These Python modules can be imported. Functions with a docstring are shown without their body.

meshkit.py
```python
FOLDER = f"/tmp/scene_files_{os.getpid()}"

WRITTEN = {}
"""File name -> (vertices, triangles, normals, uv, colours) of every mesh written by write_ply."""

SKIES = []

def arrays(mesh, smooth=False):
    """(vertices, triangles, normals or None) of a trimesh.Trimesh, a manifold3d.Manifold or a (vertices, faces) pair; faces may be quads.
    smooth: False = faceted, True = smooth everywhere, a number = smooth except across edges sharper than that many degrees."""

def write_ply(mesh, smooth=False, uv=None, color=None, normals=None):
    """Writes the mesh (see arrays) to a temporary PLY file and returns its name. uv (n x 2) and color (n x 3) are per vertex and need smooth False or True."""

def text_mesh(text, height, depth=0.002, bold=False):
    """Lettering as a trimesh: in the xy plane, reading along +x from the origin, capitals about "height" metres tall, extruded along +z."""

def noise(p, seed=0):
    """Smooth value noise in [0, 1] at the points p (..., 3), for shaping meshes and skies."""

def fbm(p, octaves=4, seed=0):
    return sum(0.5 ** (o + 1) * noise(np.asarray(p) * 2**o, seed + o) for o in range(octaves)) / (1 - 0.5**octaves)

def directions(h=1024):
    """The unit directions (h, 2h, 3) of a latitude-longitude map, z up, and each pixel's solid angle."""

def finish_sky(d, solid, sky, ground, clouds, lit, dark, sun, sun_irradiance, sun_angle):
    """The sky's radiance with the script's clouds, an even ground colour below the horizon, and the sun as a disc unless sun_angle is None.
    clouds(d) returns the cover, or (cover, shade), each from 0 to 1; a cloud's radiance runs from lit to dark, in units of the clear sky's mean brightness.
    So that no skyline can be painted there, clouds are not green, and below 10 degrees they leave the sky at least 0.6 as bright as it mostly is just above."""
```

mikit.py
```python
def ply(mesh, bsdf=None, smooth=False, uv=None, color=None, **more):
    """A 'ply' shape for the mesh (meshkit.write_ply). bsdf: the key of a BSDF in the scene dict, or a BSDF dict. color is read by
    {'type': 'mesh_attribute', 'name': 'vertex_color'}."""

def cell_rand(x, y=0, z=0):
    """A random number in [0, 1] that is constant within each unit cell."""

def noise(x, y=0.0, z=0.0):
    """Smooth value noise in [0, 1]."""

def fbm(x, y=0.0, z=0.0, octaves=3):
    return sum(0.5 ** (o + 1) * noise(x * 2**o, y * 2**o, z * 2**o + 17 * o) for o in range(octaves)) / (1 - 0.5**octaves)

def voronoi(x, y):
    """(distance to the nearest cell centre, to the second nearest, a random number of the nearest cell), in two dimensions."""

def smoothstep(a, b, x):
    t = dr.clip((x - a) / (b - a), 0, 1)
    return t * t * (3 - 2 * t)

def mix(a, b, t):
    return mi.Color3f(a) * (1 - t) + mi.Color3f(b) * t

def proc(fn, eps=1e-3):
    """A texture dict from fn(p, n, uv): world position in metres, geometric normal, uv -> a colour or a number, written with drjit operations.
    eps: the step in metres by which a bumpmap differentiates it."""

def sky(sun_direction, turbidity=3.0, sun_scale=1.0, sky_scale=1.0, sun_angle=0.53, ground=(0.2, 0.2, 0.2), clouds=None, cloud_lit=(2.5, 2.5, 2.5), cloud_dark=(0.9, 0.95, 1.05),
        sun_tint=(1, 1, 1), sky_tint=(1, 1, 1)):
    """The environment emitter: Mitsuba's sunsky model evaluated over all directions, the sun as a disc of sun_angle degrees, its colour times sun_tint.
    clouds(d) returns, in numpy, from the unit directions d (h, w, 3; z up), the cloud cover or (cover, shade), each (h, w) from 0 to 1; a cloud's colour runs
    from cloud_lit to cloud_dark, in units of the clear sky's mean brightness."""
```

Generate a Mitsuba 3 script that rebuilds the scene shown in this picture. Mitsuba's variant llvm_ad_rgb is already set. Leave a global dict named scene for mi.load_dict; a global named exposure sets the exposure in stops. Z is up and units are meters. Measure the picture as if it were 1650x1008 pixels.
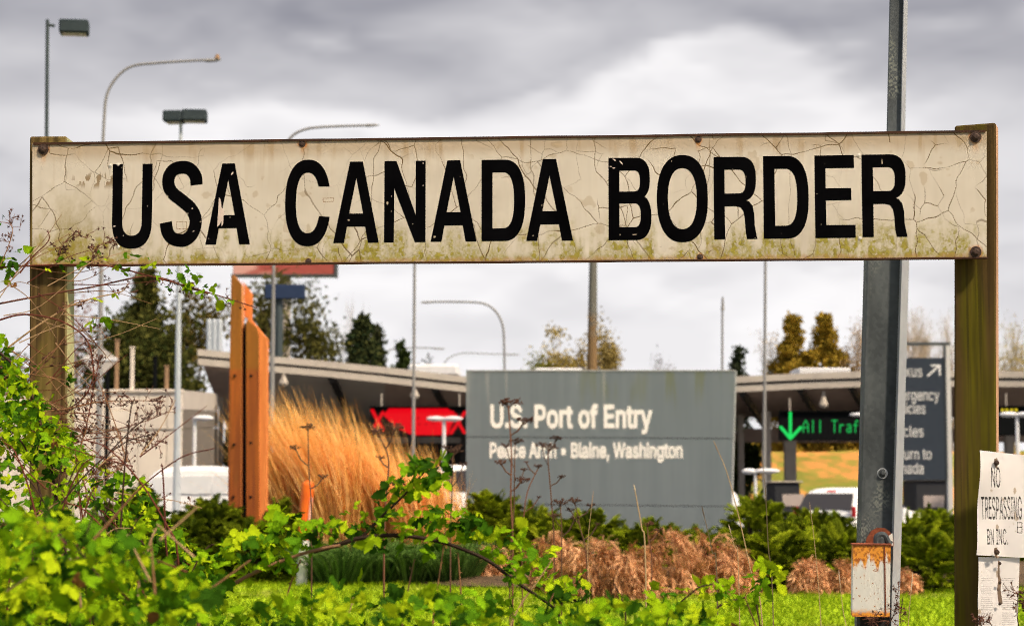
import math, random
import numpy as np, trimesh, drjit as dr, mitsuba as mi
import mikit, meshkit
from shapely.geometry import Polygon, LineString, Point, box as sbox
from shapely.ops import unary_union
from shapely import affinity

# ------------------------------------------------------------------ camera, sky, exposure
F, CX, EYE = 3309.0, 825.0, 1.6                      # focal length in photo pixels, optical centre column, eye height
PITCH = math.atan(286 / F)                           # the horizon lies at photo row 790
TF = mi.ScalarTransform4f
scene, labels = {}, {}
exposure = 1.2
scene['camera'] = {'type': 'thinlens', 'fov': math.degrees(2 * math.atan(825 / F)), 'fov_axis': 'x',
    'to_world': TF().look_at(origin=[0, 0, EYE], target=[0, 10 * math.cos(PITCH), EYE + 10 * math.sin(PITCH)], up=[0, 0, 1]),
    'aperture_radius': 0.0070, 'focus_distance': 7.8, 'near_clip': 0.1, 'far_clip': 6000.0}

def _ss(a, b, x):
    t = np.clip((x - a) / (b - a), 0, 1); return t * t * (3 - 2 * t)

def clouds(d):
    el = np.degrees(np.arcsin(np.clip(d[..., 2], -1, 1))); az = np.degrees(np.arctan2(d[..., 0], d[..., 1]))
    u = np.stack([np.sin(np.radians(az)) * 9, np.cos(np.radians(az)) * 9, el * .30], -1)
    warp = np.stack([meshkit.fbm(u * 1.3 + 5, 3, 21), meshkit.fbm(u * 1.3 + 15, 3, 22), meshkit.fbm(u * 1.3 + 25, 3, 23)], -1) - .5
    big = meshkit.fbm(u * .62 + warp * .5 + 3.3, 3, 3); puff = meshkit.fbm(u * 1.5 + warp * .9 + 9.1, 5, 8); fine = meshkit.fbm(u * np.array([2.2, 2.2, 3.4]) + warp + 4, 4, 12)
    edge = 11.0 + 2.4 * (big - .5) + 4.6 * (puff - .5) + 1.3 * np.exp(-((az - 4.6) / 2.6) ** 2) - 1.0 * np.exp(-((az + 1.5) / 2.2) ** 2)       # height of the grey deck's lower rim
    edge = np.minimum(edge, 12.0 + .6 * _ss(1, 5, az)); deck = _ss(-.25, .95, el - edge) * (.88 + .12 * _ss(.3, .6, puff)); rim = np.exp(-((el - 11.6) / 1.1) ** 2)
    grey = .53 + .30 * (fine - .5) + .45 * (puff - .5) + .25 * (big - .5) + .10 * rim + .14 * _ss(11.5, 14, el)
    side = (.30 + .25 * (puff - .5)) * _ss(8.5, 15, np.abs(az)) * _ss(1.5, 6, el)
    low = .15 * _ss(.46, .66, puff) * (1 - .6 * _ss(3, 0, el)) + .10 * _ss(.42, .7, fine) + .05 * _ss(5, 9, el)
    shade = np.clip(deck * grey + (1 - deck) * (low + side), 0, .95)
    return np.ones_like(el), shade * (1 - _ss(18, 40, el) * .35)

scene['sky'] = mikit.sky((0.62, -0.62, 0.95), turbidity=3, sun_scale=1.5, sun_angle=5.0, clouds=clouds,
    cloud_lit=(4.75, 4.66, 4.7), cloud_dark=(0.84, 0.87, 1.14), sun_tint=(1.0, 0.985, 0.96))

# ------------------------------------------------------------------ helpers
R = random.Random(11)
RN = np.random.RandomState(5)
_C, _S = math.cos(PITCH), math.sin(PITCH)
def W(px, py, Y):
    """Photo pixel at distance Y along the ground -> world point."""
    yc = (504 - py) / F; dy = _C - _S * yc
    return np.array([(px - CX) / F * Y / dy, Y, EYE + (_S + _C * yc) * Y / dy])
def WX(px, Y, py=700): return W(px, py, Y)[0]
def WZ(py, Y): return W(0, py, Y)[2]
def W2(px, py, Y): p = W(px, py, Y); return (p[0], p[2])
def M(mesh_list): return trimesh.util.concatenate(mesh_list)
_count = {}
def uniq(k):
    n = _count.get(k, 0); _count[k] = n + 1
    return k if n == 0 else f'{k}_{n:03d}'
def thing(name, label, cat, group=None, kind=None):
    k = uniq(name); labels[k] = {'label': label, 'category': cat}
    if group: labels[k]['group'] = group
    if kind: labels[k]['kind'] = kind
    return k
def put(key, mesh, mat, smooth=False, **kw):
    scene[key] = mikit.ply(mesh, 'mat_' + mat, smooth, **kw); return key
def part(t, name, mesh, mat, smooth=False, label=None, kind=None, **kw):
    k = uniq(f'{t}__{name}'); put(k, mesh, mat, smooth, **kw)
    if label or kind:
        labels[k] = {}
        if label: labels[k]['label'] = label
        if kind: labels[k]['kind'] = kind
    return k
def struct(name, mesh, mat, smooth=False, **kw):
    k = uniq(name); put(k, mesh, mat, smooth, **kw); labels[k] = {'kind': 'structure'}; return k
def box(x0, x1, y0, y1, z0, z1, c=0.0):
    if c <= 0:
        m = trimesh.creation.box((x1 - x0, y1 - y0, z1 - z0)); m.apply_translation(((x0 + x1) / 2, (y0 + y1) / 2, (z0 + z1) / 2)); return m
    P = []
    for sx in (0, 1):
        for sy in (0, 1):
            for sz in (0, 1):
                p = [x1 if sx else x0, y1 if sy else y0, z1 if sz else z0]; s = [-1 if sx else 1, -1 if sy else 1, -1 if sz else 1]
                for k in range(3):
                    q = [p[i] + (0 if i == k else s[i] * c) for i in range(3)]; P.append(q)
    return trimesh.convex.convex_hull(np.array(P))
def tube(points, radii, sides=6, cap=True):
    p = np.asarray(points, float); n = len(p); r = np.broadcast_to(np.asarray(radii, float), (n,))
    t = np.gradient(p, axis=0); t /= np.linalg.norm(t, axis=1, keepdims=True) + 1e-12
    a = np.cross(t[0], [0, 0, 1.0] if abs(t[0, 2]) < 0.9 else [1.0, 0, 0]); a /= np.linalg.norm(a)
    A = []
    for i in range(n):
        a = a - t[i] * (a @ t[i]); a /= np.linalg.norm(a) + 1e-12; A.append(a)
    A = np.array(A); B = np.cross(t, A); ang = np.arange(sides) * 2 * np.pi / sides
    v = (p[:, None] + r[:, None, None] * (np.cos(ang)[None, :, None] * A[:, None] + np.sin(ang)[None, :, None] * B[:, None])).reshape(-1, 3)
    f = []
    for i in range(n - 1):
        for j in range(sides):
            k = (j + 1) % sides
            f += [[i * sides + j, i * sides + k, (i + 1) * sides + k], [i * sides + j, (i + 1) * sides + k, (i + 1) * sides + j]]
    if cap:
        v = np.vstack([v, p[0], p[-1]])
        for j in range(sides):
            k = (j + 1) % sides
            f += [[n * sides, k, j], [n * sides + 1, (n - 1) * sides + j, (n - 1) * sides + k]]
    return trimesh.Trimesh(v, np.array(f), process=False)
def spline(pts, n=8):
    p = np.asarray(pts, float); q = np.vstack([2 * p[0] - p[1], p, 2 * p[-1] - p[-2]]); out = []
    for i in range(1, len(q) - 2):
        for t in np.linspace(0, 1, n, endpoint=False):
            a, b, c, d = q[i - 1], q[i], q[i + 1], q[i + 2]
            out.append(0.5 * (2 * b + (c - a) * t + (2 * a - 5 * b + 4 * c - d) * t * t + (3 * b - a - 3 * c + d) * t ** 3))
    out.append(p[-1]); return np.array(out)
def extrude(poly, depth):
    gs = poly.geoms if hasattr(poly, 'geoms') else [poly]
    return M([trimesh.creation.extrude_polygon(g, depth, engine='earcut') for g in gs if g.area > 1e-9])
def facing(mesh):
    """xy drawing extruded along z -> standing in the xz plane, front towards -y."""
    v = mesh.vertices; return trimesh.Trimesh(np.stack([v[:, 0], -v[:, 2], v[:, 1]], 1), mesh.faces, process=False)
def prism(poly2d, y0, y1):
    """polygon in (x, z), from depth y0 (front) to y1."""
    m = facing(extrude(Polygon(poly2d) if not hasattr(poly2d, 'area') else poly2d, y1 - y0)); m.apply_translation((0, y1, 0)); return m
def rotz(m, deg, c=(0, 0, 0)):
    m.apply_transform(trimesh.transformations.rotation_matrix(math.radians(deg), [0, 0, 1], c)); return m
def ball(c, r, s=1):
    m = trimesh.creation.icosphere(subdivisions=s, radius=r); m.apply_translation(c); return m
def cyl(p0, p1, r, sides=12):
    return tube([p0, p1], r, sides)
def bolt_head(p, r, h, nrm=(0, -1, 0)):
    n = np.array(nrm, float); n /= np.linalg.norm(n); p = np.asarray(p, float)
    return M([tube([p, p + n * h * .35], [r, r], 14), tube([p + n * h * .3, p + n * h * .8, p + n * h], [r * .72, r * .66, r * .35], 6)])

# ------------------------------------------------------------------ materials
noise, fbm, vor, ssd, mix = mikit.noise, mikit.fbm, mikit.voronoi, mikit.smoothstep, mikit.mix
def rgb(c): return {'type': 'rgb', 'value': list(map(float, c))}
def mat(name, color, rough=0.7, metal=0.0, spec=0.4, bump=None, bscale=1.0, beps=1e-3, **kw):
    c = mikit.proc(color) if callable(color) else rgb(color)
    b = {'type': 'principled', 'base_color': c, 'roughness': mikit.proc(rough) if callable(rough) else rough, 'metallic': metal, 'specular': spec, **kw}
    if bump: b = {'type': 'bumpmap', 'arbitrary': mikit.proc(bump, beps), 'scale': bscale, 'bsdf': b}
    scene['mat_' + name] = {'type': 'twosided', 'bsdf': b}
    return name

# border sign frame: left end (photo column 52) is a little farther away than the right end (column 1590)
YL, YR = 8.0, 8.0 / 1.0357
SL, SR = W(52, 428, YL), W(1590, 415, YR)
SZ0, SZ1 = WZ(428, YL), WZ(232, YL)
SU = (SR - SL) * np.array([1, 1, 0]); SLEN = float(np.linalg.norm(SU)); SU = SU / SLEN
SN = np.array([SU[1], -SU[0], 0.0])                 # towards the camera
def on_sign(px, py):
    """photo pixel -> (u, v) on the sign's face."""
    d = W(px, py, 1.0) - np.array([0, 0, EYE]); o = np.array([0, 0, EYE]); t = ((SL - o) @ SN) / (d @ SN)
    q = o + d * t; return float((q - SL) @ SU), float(q[2] - SZ0)
def SP(u, v, out=0.0): return np.array([SL[0], SL[1], SZ0]) + SU * u + np.array([0, 0, v]) + SN * out
BOLTS = [(70, 241, 9, 1), (487, 232, 5.5, 0), (1125, 225, 5.5, 0), (1572, 221, 9, 1), (497, 421, 5, 0), (1128, 414, 5, 0), (1572, 406, 9, 1)]
BUV = [on_sign(b[0], b[1]) for b in BOLTS]

def vor_edge(x, y, s):
    """distance to the nearest border of a jittered cell pattern, and that border's own random number."""
    x, y = mi.Float(x), mi.Float(y); cr = mikit.cell_rand
    bx, by = dr.floor(x), dr.floor(y); f1 = mi.Float(9); mx, my, mr = mi.Float(0), mi.Float(0), mi.Float(0)
    C = []
    for a in (-1, 0, 1):
        for b in (-1, 0, 1):
            px, py = bx + a + cr(bx + a, by + b, s), by + b + cr(bx + a, by + b, s + 1)
            r = cr(bx + a, by + b, s + 2); C.append((px, py, r)); d = dr.square(px - x) + dr.square(py - y)
            c = d < f1; mx, my, mr = dr.select(c, px, mx), dr.select(c, py, my), dr.select(c, r, mr); f1 = dr.minimum(f1, d)
    e, er = mi.Float(9), mi.Float(0)
    for px, py, r in C:
        dx, dy = px - mx, py - my; L = dr.sqrt(dx * dx + dy * dy)
        d = dr.select(L > 1e-4, ((0.5 * (px + mx) - x) * dx + (0.5 * (py + my) - y) * dy) / dr.maximum(L, 1e-4), 9.0)
        er = dr.select(d < e, r + mr, er); e = dr.minimum(e, d)
    return e, er

def board_uv(p): return (p.x - SL[0]) * SU[0] + (p.y - SL[1]) * SU[1], p.z - SZ0
def cracks(u, v):
    wx = u + 0.055 * (fbm(u * 5, v * 5, 3) - .5) + 0.014 * (noise(u * 30, v * 30, 1) - .5); wy = v + 0.055 * (fbm(u * 5, v * 5, 8) - .5) + 0.014 * (noise(u * 30, v * 30, 5) - .5)
    e1, r1 = vor_edge(wx * 5.0 + 2.3, wy * 4.4 + .3, 1); e2, r2 = vor_edge(wx * 10.5 + 7, wy * 9 + 4, 7)
    k = 0.35 + 1.3 * ssd(.3, .75, fbm(u * 2.6, v * 4.0, 12))
    gap = ssd(.36, .52, noise(u * 6.5, v * 6.5, 51)); big = ssd(0.0105, 0.003, e1 / (0.35 + 1.1 * noise(u * 9, v * 9, 33))) * ssd(.32, .65, r1) * (.35 + .65 * k) * (.30 + .70 * gap)
    small = 0.70 * ssd(0.022, 0.006, e2) * ssd(.62, 1.05, r2) * k * ssd(.40, .60, noise(u * 10, v * 10, 57)); e3, r3 = vor_edge(wx * 3.1 + 11, wy * 1.15 + 5, 13); big = dr.maximum(big, ssd(.0062, .0018, e3) * ssd(.55, .9, r3) * (.45 + .55 * noise(u * 5, v * 5, 61)))
    return dr.clip(dr.maximum(big, small), 0, 1)
def board_color(p, n, uv):
    u, v = board_uv(p)
    big = fbm(u * 3, v * 6, 1, 4); st = fbm(u * 38, v * 4, 3, 3)
    c = mix((0.49, 0.445, 0.375), (0.69, 0.65, 0.58), big * .8 + st * .3)
    c = mix(c, (0.70, 0.62, 0.50), 0.55 * ssd(.45, .75, fbm(u * 5, v * 5, 6)) * ssd(0.4, 0.2, u))
    # grime from the top edge, streaks
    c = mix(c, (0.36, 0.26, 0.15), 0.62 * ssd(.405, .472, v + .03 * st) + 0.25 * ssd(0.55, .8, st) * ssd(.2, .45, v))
    # algae along the bottom and on the left end
    speckf = fbm(u * 150, v * 110, 29, 3); grain = fbm(u * 34, v * 9, 33, 3); al = ssd(.17, .0, v - .10 * (grain - .4)) * ssd(.30, .60, fbm(u * 6, v * 3, 9, 3) * .5 + grain * .5 + .14 * ssd(.05, .0, v))
    left = ssd(.30, .05, dr.abs(u - .11)) * ssd(.40, .04, v) * ssd(.33, .58, fbm(u * 14, v * 5, 17, 4) * .6 + fbm(u * 40, v * 30, 18, 3) * .4)
    speck = ssd(.50, .66, fbm(u * 60, v * 60, 22, 3))
    c = mix(c, mix((0.15, 0.125, 0.008), (0.36, 0.315, 0.03), speckf), dr.clip(al * (.45 + .60 * speck + 1.1 * (speckf - .3)), 0, 1) * .95)
    c = mix(c, (0.26, 0.21, 0.045), dr.clip(left * (.50 + .6 * speckf), 0, 1) * .8)
    spots = ssd(.70, .78, fbm(u * 22, v * 22, 41, 3)) * ssd(.5, .62, noise(u * 3.2, v * 4, 77))
    c = mix(c, (0.30, 0.20, 0.07), spots * .30)
    # flaked band beside the first letter
    a0 = (u - .26) / .13; b0 = (v - .335) / .035
    c = mix(c, (0.22, 0.15, 0.07), .85 * ssd(1.2, .4, dr.sqrt(a0 * a0 + b0 * b0)) * ssd(.56, .64, fbm(u * 70, v * 26, 5, 3)))
    # cracks
    c = mix(c, (0.11, 0.065, 0.018), cracks(u, v) * .95)
    # rust at the bolts and along the bottom
    for (bu, bv), b in zip(BUV, BOLTS):
        du, dv = u - bu, v - bv; d = dr.sqrt(du * du + dv * dv); w = fbm(u * 50, v * 30, 2) - .5
        k = 1.0 if b[3] else .7
        c = mix(c, (0.42, 0.15, 0.03), .9 * ssd(.032 * k, .010 * k, d + .02 * w))
        c = mix(c, (0.50, 0.22, 0.05), .6 * ssd(.016 * k, .004, dr.abs(du) + .012 * w) * ssd(-.075 * k, -.005, dv) * ssd(.012, 0, dv))
    c = mix(c, (0.38, 0.20, 0.08), .5 * ssd(.022, .004, v + .02 * (st - .5)))
    return c
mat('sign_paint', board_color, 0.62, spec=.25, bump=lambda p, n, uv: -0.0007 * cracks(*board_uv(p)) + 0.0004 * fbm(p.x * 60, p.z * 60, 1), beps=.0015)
def letter_color(p, n, uv):
    u, v = board_uv(p)
    chip = ssd(.955, .97, noise(u * 60, v * 60, 3)) * ssd(.60, .66, noise(u * 9, v * 9, 6))
    return mix(mix((0.0015, 0.0015, 0.002), (0.004, 0.004, 0.005), fbm(u * 14, v * 14, 2)), (0.42, 0.36, 0.28), chip)
mat('sign_black', letter_color, 0.9, spec=0.0)
mat('rust_edge', lambda p, n, uv: mix((0.02, 0.010, 0.006), (0.075, 0.026, 0.010), fbm(p.x * 25, p.y * 25, p.z * 25)), .85)
mat('rust_bolt', lambda p, n, uv: mix((0.022, 0.017, 0.017), (0.095, 0.055, 0.04), fbm(p.x * 120, p.y * 120, p.z * 120)), .7, metal=.3)
mat('white_screw', (0.75, 0.72, 0.68), .35)
mat('chip_white', (0.62, 0.52, 0.47), .8)
def post_color(p, n, uv):
    g = fbm(p.x * 55, p.y * 55, p.z * 1.6, 4); b = fbm(p.x * 13, p.y * 13, p.z * 1.1 + 4, 4); fine = noise(p.x * 170, p.y * 170, p.z * 6)
    c = mix((0.075, 0.045, 0.014), (0.19, 0.12, 0.04), g)
    moss = ssd(.34, .60, b) * ssd(.15, .75, -n.y)
    c = mix(c, mix((0.095, 0.085, 0.004), (0.20, 0.175, 0.008), fine), moss * .9)
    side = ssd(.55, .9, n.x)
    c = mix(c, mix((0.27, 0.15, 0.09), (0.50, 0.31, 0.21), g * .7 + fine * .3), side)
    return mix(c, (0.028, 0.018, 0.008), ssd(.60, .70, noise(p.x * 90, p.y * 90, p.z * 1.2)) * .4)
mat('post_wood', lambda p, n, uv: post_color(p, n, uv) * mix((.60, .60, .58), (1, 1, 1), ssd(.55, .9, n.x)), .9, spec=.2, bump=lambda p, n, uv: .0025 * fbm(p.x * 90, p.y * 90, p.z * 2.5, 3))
def lpost_color(p, n, uv):
    g = fbm(p.x * 60, p.y * 60, p.z * 1.6, 4); b = fbm(p.x * 13, p.y * 13, p.z * 2.1 + 9, 4)
    c = mix((0.075, 0.045, 0.014), (0.30, 0.21, 0.085), ssd(.25, .75, g * .7 + b * .3)); c = mix(c, (0.05, 0.03, 0.012), ssd(.60, .72, noise(p.x * 80, p.y * 80, p.z * 1.4)) * .7)
    c = mix(c, (0.22, 0.19, 0.035), ssd(.45, .7, b) * .6)
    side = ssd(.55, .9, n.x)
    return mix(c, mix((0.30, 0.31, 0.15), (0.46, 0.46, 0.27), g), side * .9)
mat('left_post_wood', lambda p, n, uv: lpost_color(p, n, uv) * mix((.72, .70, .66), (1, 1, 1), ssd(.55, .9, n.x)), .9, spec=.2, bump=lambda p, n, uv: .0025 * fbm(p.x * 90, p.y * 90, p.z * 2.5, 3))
def galv(p, n, uv):
    big = fbm(p.x * 9, p.y * 9, p.z * 2.2, 4); sp = vor(p.x * 70 + p.y * 40, p.z * 60)[2]; lg = ssd(.53, .66, fbm(p.x * 7 + 3, p.y * 7, p.z * 2.9 + 2, 3))
    c = mix((0.055, 0.064, 0.070), (0.14, 0.155, 0.16), ssd(.25, .75, big) * .8 + sp * .3)
    c = mix(c, mix((0.20, 0.215, 0.20), (0.30, 0.31, 0.25), sp), lg * ssd(.40, .62, noise(p.x * 160, p.y * 160, p.z * 110)) * .9)
    return c
mat('galvanised', lambda p, n, uv: galv(p, n, uv) * mi.Color3f(.72, .77, .84), .65, metal=.1, spec=.25)
mat('galv_lit', lambda p, n, uv: mix((0.36, 0.39, 0.44), (0.50, 0.53, 0.58), fbm(p.x * 8, p.y * 8, p.z * 6)), .5, metal=.15)  # lit copy of galvanised, light from the right put into the colour
mat('galv_shaded', (0.012, 0.012, 0.013), .8)
def box_paint(p, n, uv):
    h = (p.z - WZ(993, 9.0)) / (WZ(877, 9.0) - WZ(993, 9.0)); X = (p.x + p.y * .35) * 60
    drip = fbm(X * .9, p.z * 7, 2, 3); sp = fbm(p.x * 120, p.y * 120, p.z * 90, 3)
    rust = ssd(.455, .55, drip * .5 + .42 * ssd(.45, 1.03, h) + .12 * sp)
    rust = dr.maximum(rust, ssd(.12, .03, h + .06 * (sp - .5))); rust = dr.maximum(rust, ssd(.70, .76, sp) * .9)
    c = mix((0.60, 0.63, 0.62), (0.70, 0.70, 0.68), fbm(p.x * 30, p.y * 30, p.z * 9))
    return mix(c, mix((0.72, 0.30, 0.035), (0.34, 0.10, 0.016), ssd(.40, .70, sp)), rust)
mat('box_paint', box_paint, .6)
mat('rust_plate', lambda p, n, uv: mix((0.09, 0.022, 0.012), (0.26, 0.07, 0.03), fbm(p.x * 60, p.y * 60, p.z * 60)), .85)
mat('notice_paper', lambda p, n, uv: mix(mix((0.70, 0.68, 0.71), (0.80, 0.78, 0.80), fbm(p.x * 14, p.z * 14, 2)), (0.45, 0.38, 0.32), ssd(.70, .80, fbm(p.x * 45, p.z * 30, 9, 3))), .6)
mat('notice_ink', lambda p, n, uv: mix((0.02, 0.02, 0.025), (0.30, 0.29, 0.31), ssd(.68, .76, fbm(p.x * 160, p.z * 80, 6))), .7)
mat('faint_ink', (0.30, 0.29, 0.31), .8)
mat('torn_dark', lambda p, n, uv: mix((0.09, 0.06, 0.045), (0.30, 0.22, 0.17), fbm(p.x * 90, p.z * 60, 3)), .9)
def slab(p, n, uv):
    st = fbm(p.x * 7, p.z * .5, 1, 4); fine = fbm(p.x * 24, p.z * .8, 6, 3)
    c = mix((0.128, 0.163, 0.190), (0.174, 0.212, 0.242), st * .65 + fine * .35)
    h = p.z - WZ(597, 42)
    al = ssd(-.75, -.02, h + .8 * (fine - .45)) * ssd(.50, .66, fbm(p.x * 3.4 + 2, p.z * .35, 14, 3)) * ssd(.6, 2.2, p.x)
    c = mix(c, (0.13, 0.15, 0.05), al * .55)
    return mix(c, (0.36, 0.38, 0.37), ssd(.70, .78, fbm(p.x * 9 + 4, p.z * .25, 31, 3)) * ssd(-1.1, -.1, h) * .4)
mat('slate_slab', slab, .75, spec=.3)
mat('slab_edge', (0.42, 0.45, 0.46), .7)
mat('letter_white', (0.86, 0.85, 0.83), .5)
mat('sign_letter_white', (0.74, 0.75, 0.76), .5)
mat('dark_gap', (0.03, 0.034, 0.036), .9)
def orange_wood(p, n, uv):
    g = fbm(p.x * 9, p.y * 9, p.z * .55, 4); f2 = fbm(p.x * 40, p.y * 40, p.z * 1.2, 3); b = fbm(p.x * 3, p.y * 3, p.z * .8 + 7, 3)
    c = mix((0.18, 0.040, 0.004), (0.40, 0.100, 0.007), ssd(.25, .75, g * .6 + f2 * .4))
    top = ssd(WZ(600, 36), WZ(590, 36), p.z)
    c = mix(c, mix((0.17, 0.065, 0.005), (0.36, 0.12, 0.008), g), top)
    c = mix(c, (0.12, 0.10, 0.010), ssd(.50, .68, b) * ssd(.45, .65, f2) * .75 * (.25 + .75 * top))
    return mix(c, mix((0.56, 0.20, 0.055), (0.78, 0.36, 0.14), f2), ssd(.6, .9, n.x) * .8)  # faces turned right get sunlight put into a paler colour
mat('orange_wood', orange_wood, .7, bump=lambda p, n, uv: .006 * fbm(p.x * 30, p.y * 30, p.z * .9, 3))
def concrete(c0, c1):
    def f(p, n, uv):
        s = fbm(p.x * .9, p.y * .9, p.z * .25, 4); d = fbm(p.x * 4, p.y * 4, p.z * .5, 3); return mix(c0, c1, s * .6 + d * .4)
    return f
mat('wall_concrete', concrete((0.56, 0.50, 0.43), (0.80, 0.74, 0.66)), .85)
mat('wall_shaded', concrete((0.11, 0.095, 0.085), (0.18, 0.16, 0.14)), .85)  # shade on the wall return put into a darker concrete colour
mat('fascia', concrete((0.34, 0.31, 0.28), (0.52, 0.48, 0.43)), .7)
mat('fascia_groove', (0.06, 0.055, 0.05), .9)
mat('soffit', concrete((0.34, 0.31, 0.285), (0.50, 0.46, 0.42)), .8)
mat('soffit_brown', concrete((0.30, 0.22, 0.19), (0.48, 0.37, 0.32)), .8)
mat('dark_wall', concrete((0.018, 0.016, 0.015), (0.035, 0.03, 0.028)), .6)
mat('column', concrete((0.36, 0.32, 0.28), (0.52, 0.47, 0.42)), .7)
mat('black_case', (0.006, 0.007, 0.008), .9, spec=.05)
mat('booth_dark', (0.022, 0.024, 0.03), .5)
mat('booth_panel', (0.42, 0.36, 0.34), .6)
mat('white_metal', (0.72, 0.74, 0.78), .45)
mat('pole_light', lambda p, n, uv: mix((0.46, 0.52, 0.59), (0.56, 0.62, 0.69), noise(p.x * 2, p.y * 2, p.z * .6)), .5, metal=.15)
mat('pole_dark', (0.045, 0.065, 0.075), .55)
mat('pole_grey', (0.27, 0.27, 0.27), .55, metal=.1)
mat('lamp_box', lambda p, n, uv: mix((0.028, 0.042, 0.052), (0.052, 0.07, 0.082), noise(p.x * 3, p.y * 3, p.z * 3)), .8, spec=.12)
mat('lamp_glass', (0.5, 0.5, 0.48), .3)
mat('pole_wood', lambda p, n, uv: mix((0.14, 0.14, 0.12), (0.20, 0.125, 0.055), ssd(WZ(500, 75), WZ(540, 75), p.z + 2 * (fbm(p.x * 5, p.z * 3, 2) - .5))), .8)
mat('panel_slate', (0.034, 0.046, 0.066), .75, spec=.15)
mat('frame_dark', (0.06, 0.07, 0.075), .5)
mat('frame_light', (0.55, 0.56, 0.56), .5)
mat('car_white', (0.80, 0.82, 0.85), .22, clearcoat=.6)
mat('car_silver', (0.62, 0.64, 0.68), .25, clearcoat=.6)
mat('car_glass', (0.035, 0.032, 0.036), .12, spec=.6)
mat('window_skylit', (0.58, 0.60, 0.63), .15, spec=.7)  # van glass with the sky reflection put into its pale colour
mat('car_black', (0.015, 0.015, 0.015), .6)
mat('tail_red', (0.45, 0.008, 0.008), .25)
mat('chrome', (0.7, 0.7, 0.7), .2, metal=1.0)
mat('marker_orange', lambda p, n, uv: mix((0.72, 0.10, 0.006), (0.85, 0.17, 0.012), noise(p.x * 12, p.y * 12, p.z * 6)), .5)
mat('marker_white', lambda p, n, uv: mix((0.62, 0.60, 0.58), (0.75, 0.73, 0.71), noise(p.x * 12, p.y * 12, p.z * 6)), .5)
mat('marker_pink', (0.78, 0.42, 0.36), .5)
mat('billboard_red', lambda p, n, uv: mix((0.34, 0.07, 0.055), (0.60, 0.33, 0.28), ssd(.42, .6, fbm(p.x * .35, p.z * .9, 3))), .7)
mat('sign_blue', lambda p, n, uv: mix((0.012, 0.03, 0.085), (0.02, 0.10, 0.42), ssd(.5, .8, noise(p.x * .7, p.z * .7, 2))), .6)
mat('diamond_grey', (0.50, 0.47, 0.45), .6)
mat('fence_wood', (0.30, 0.19, 0.11), .8)
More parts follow.
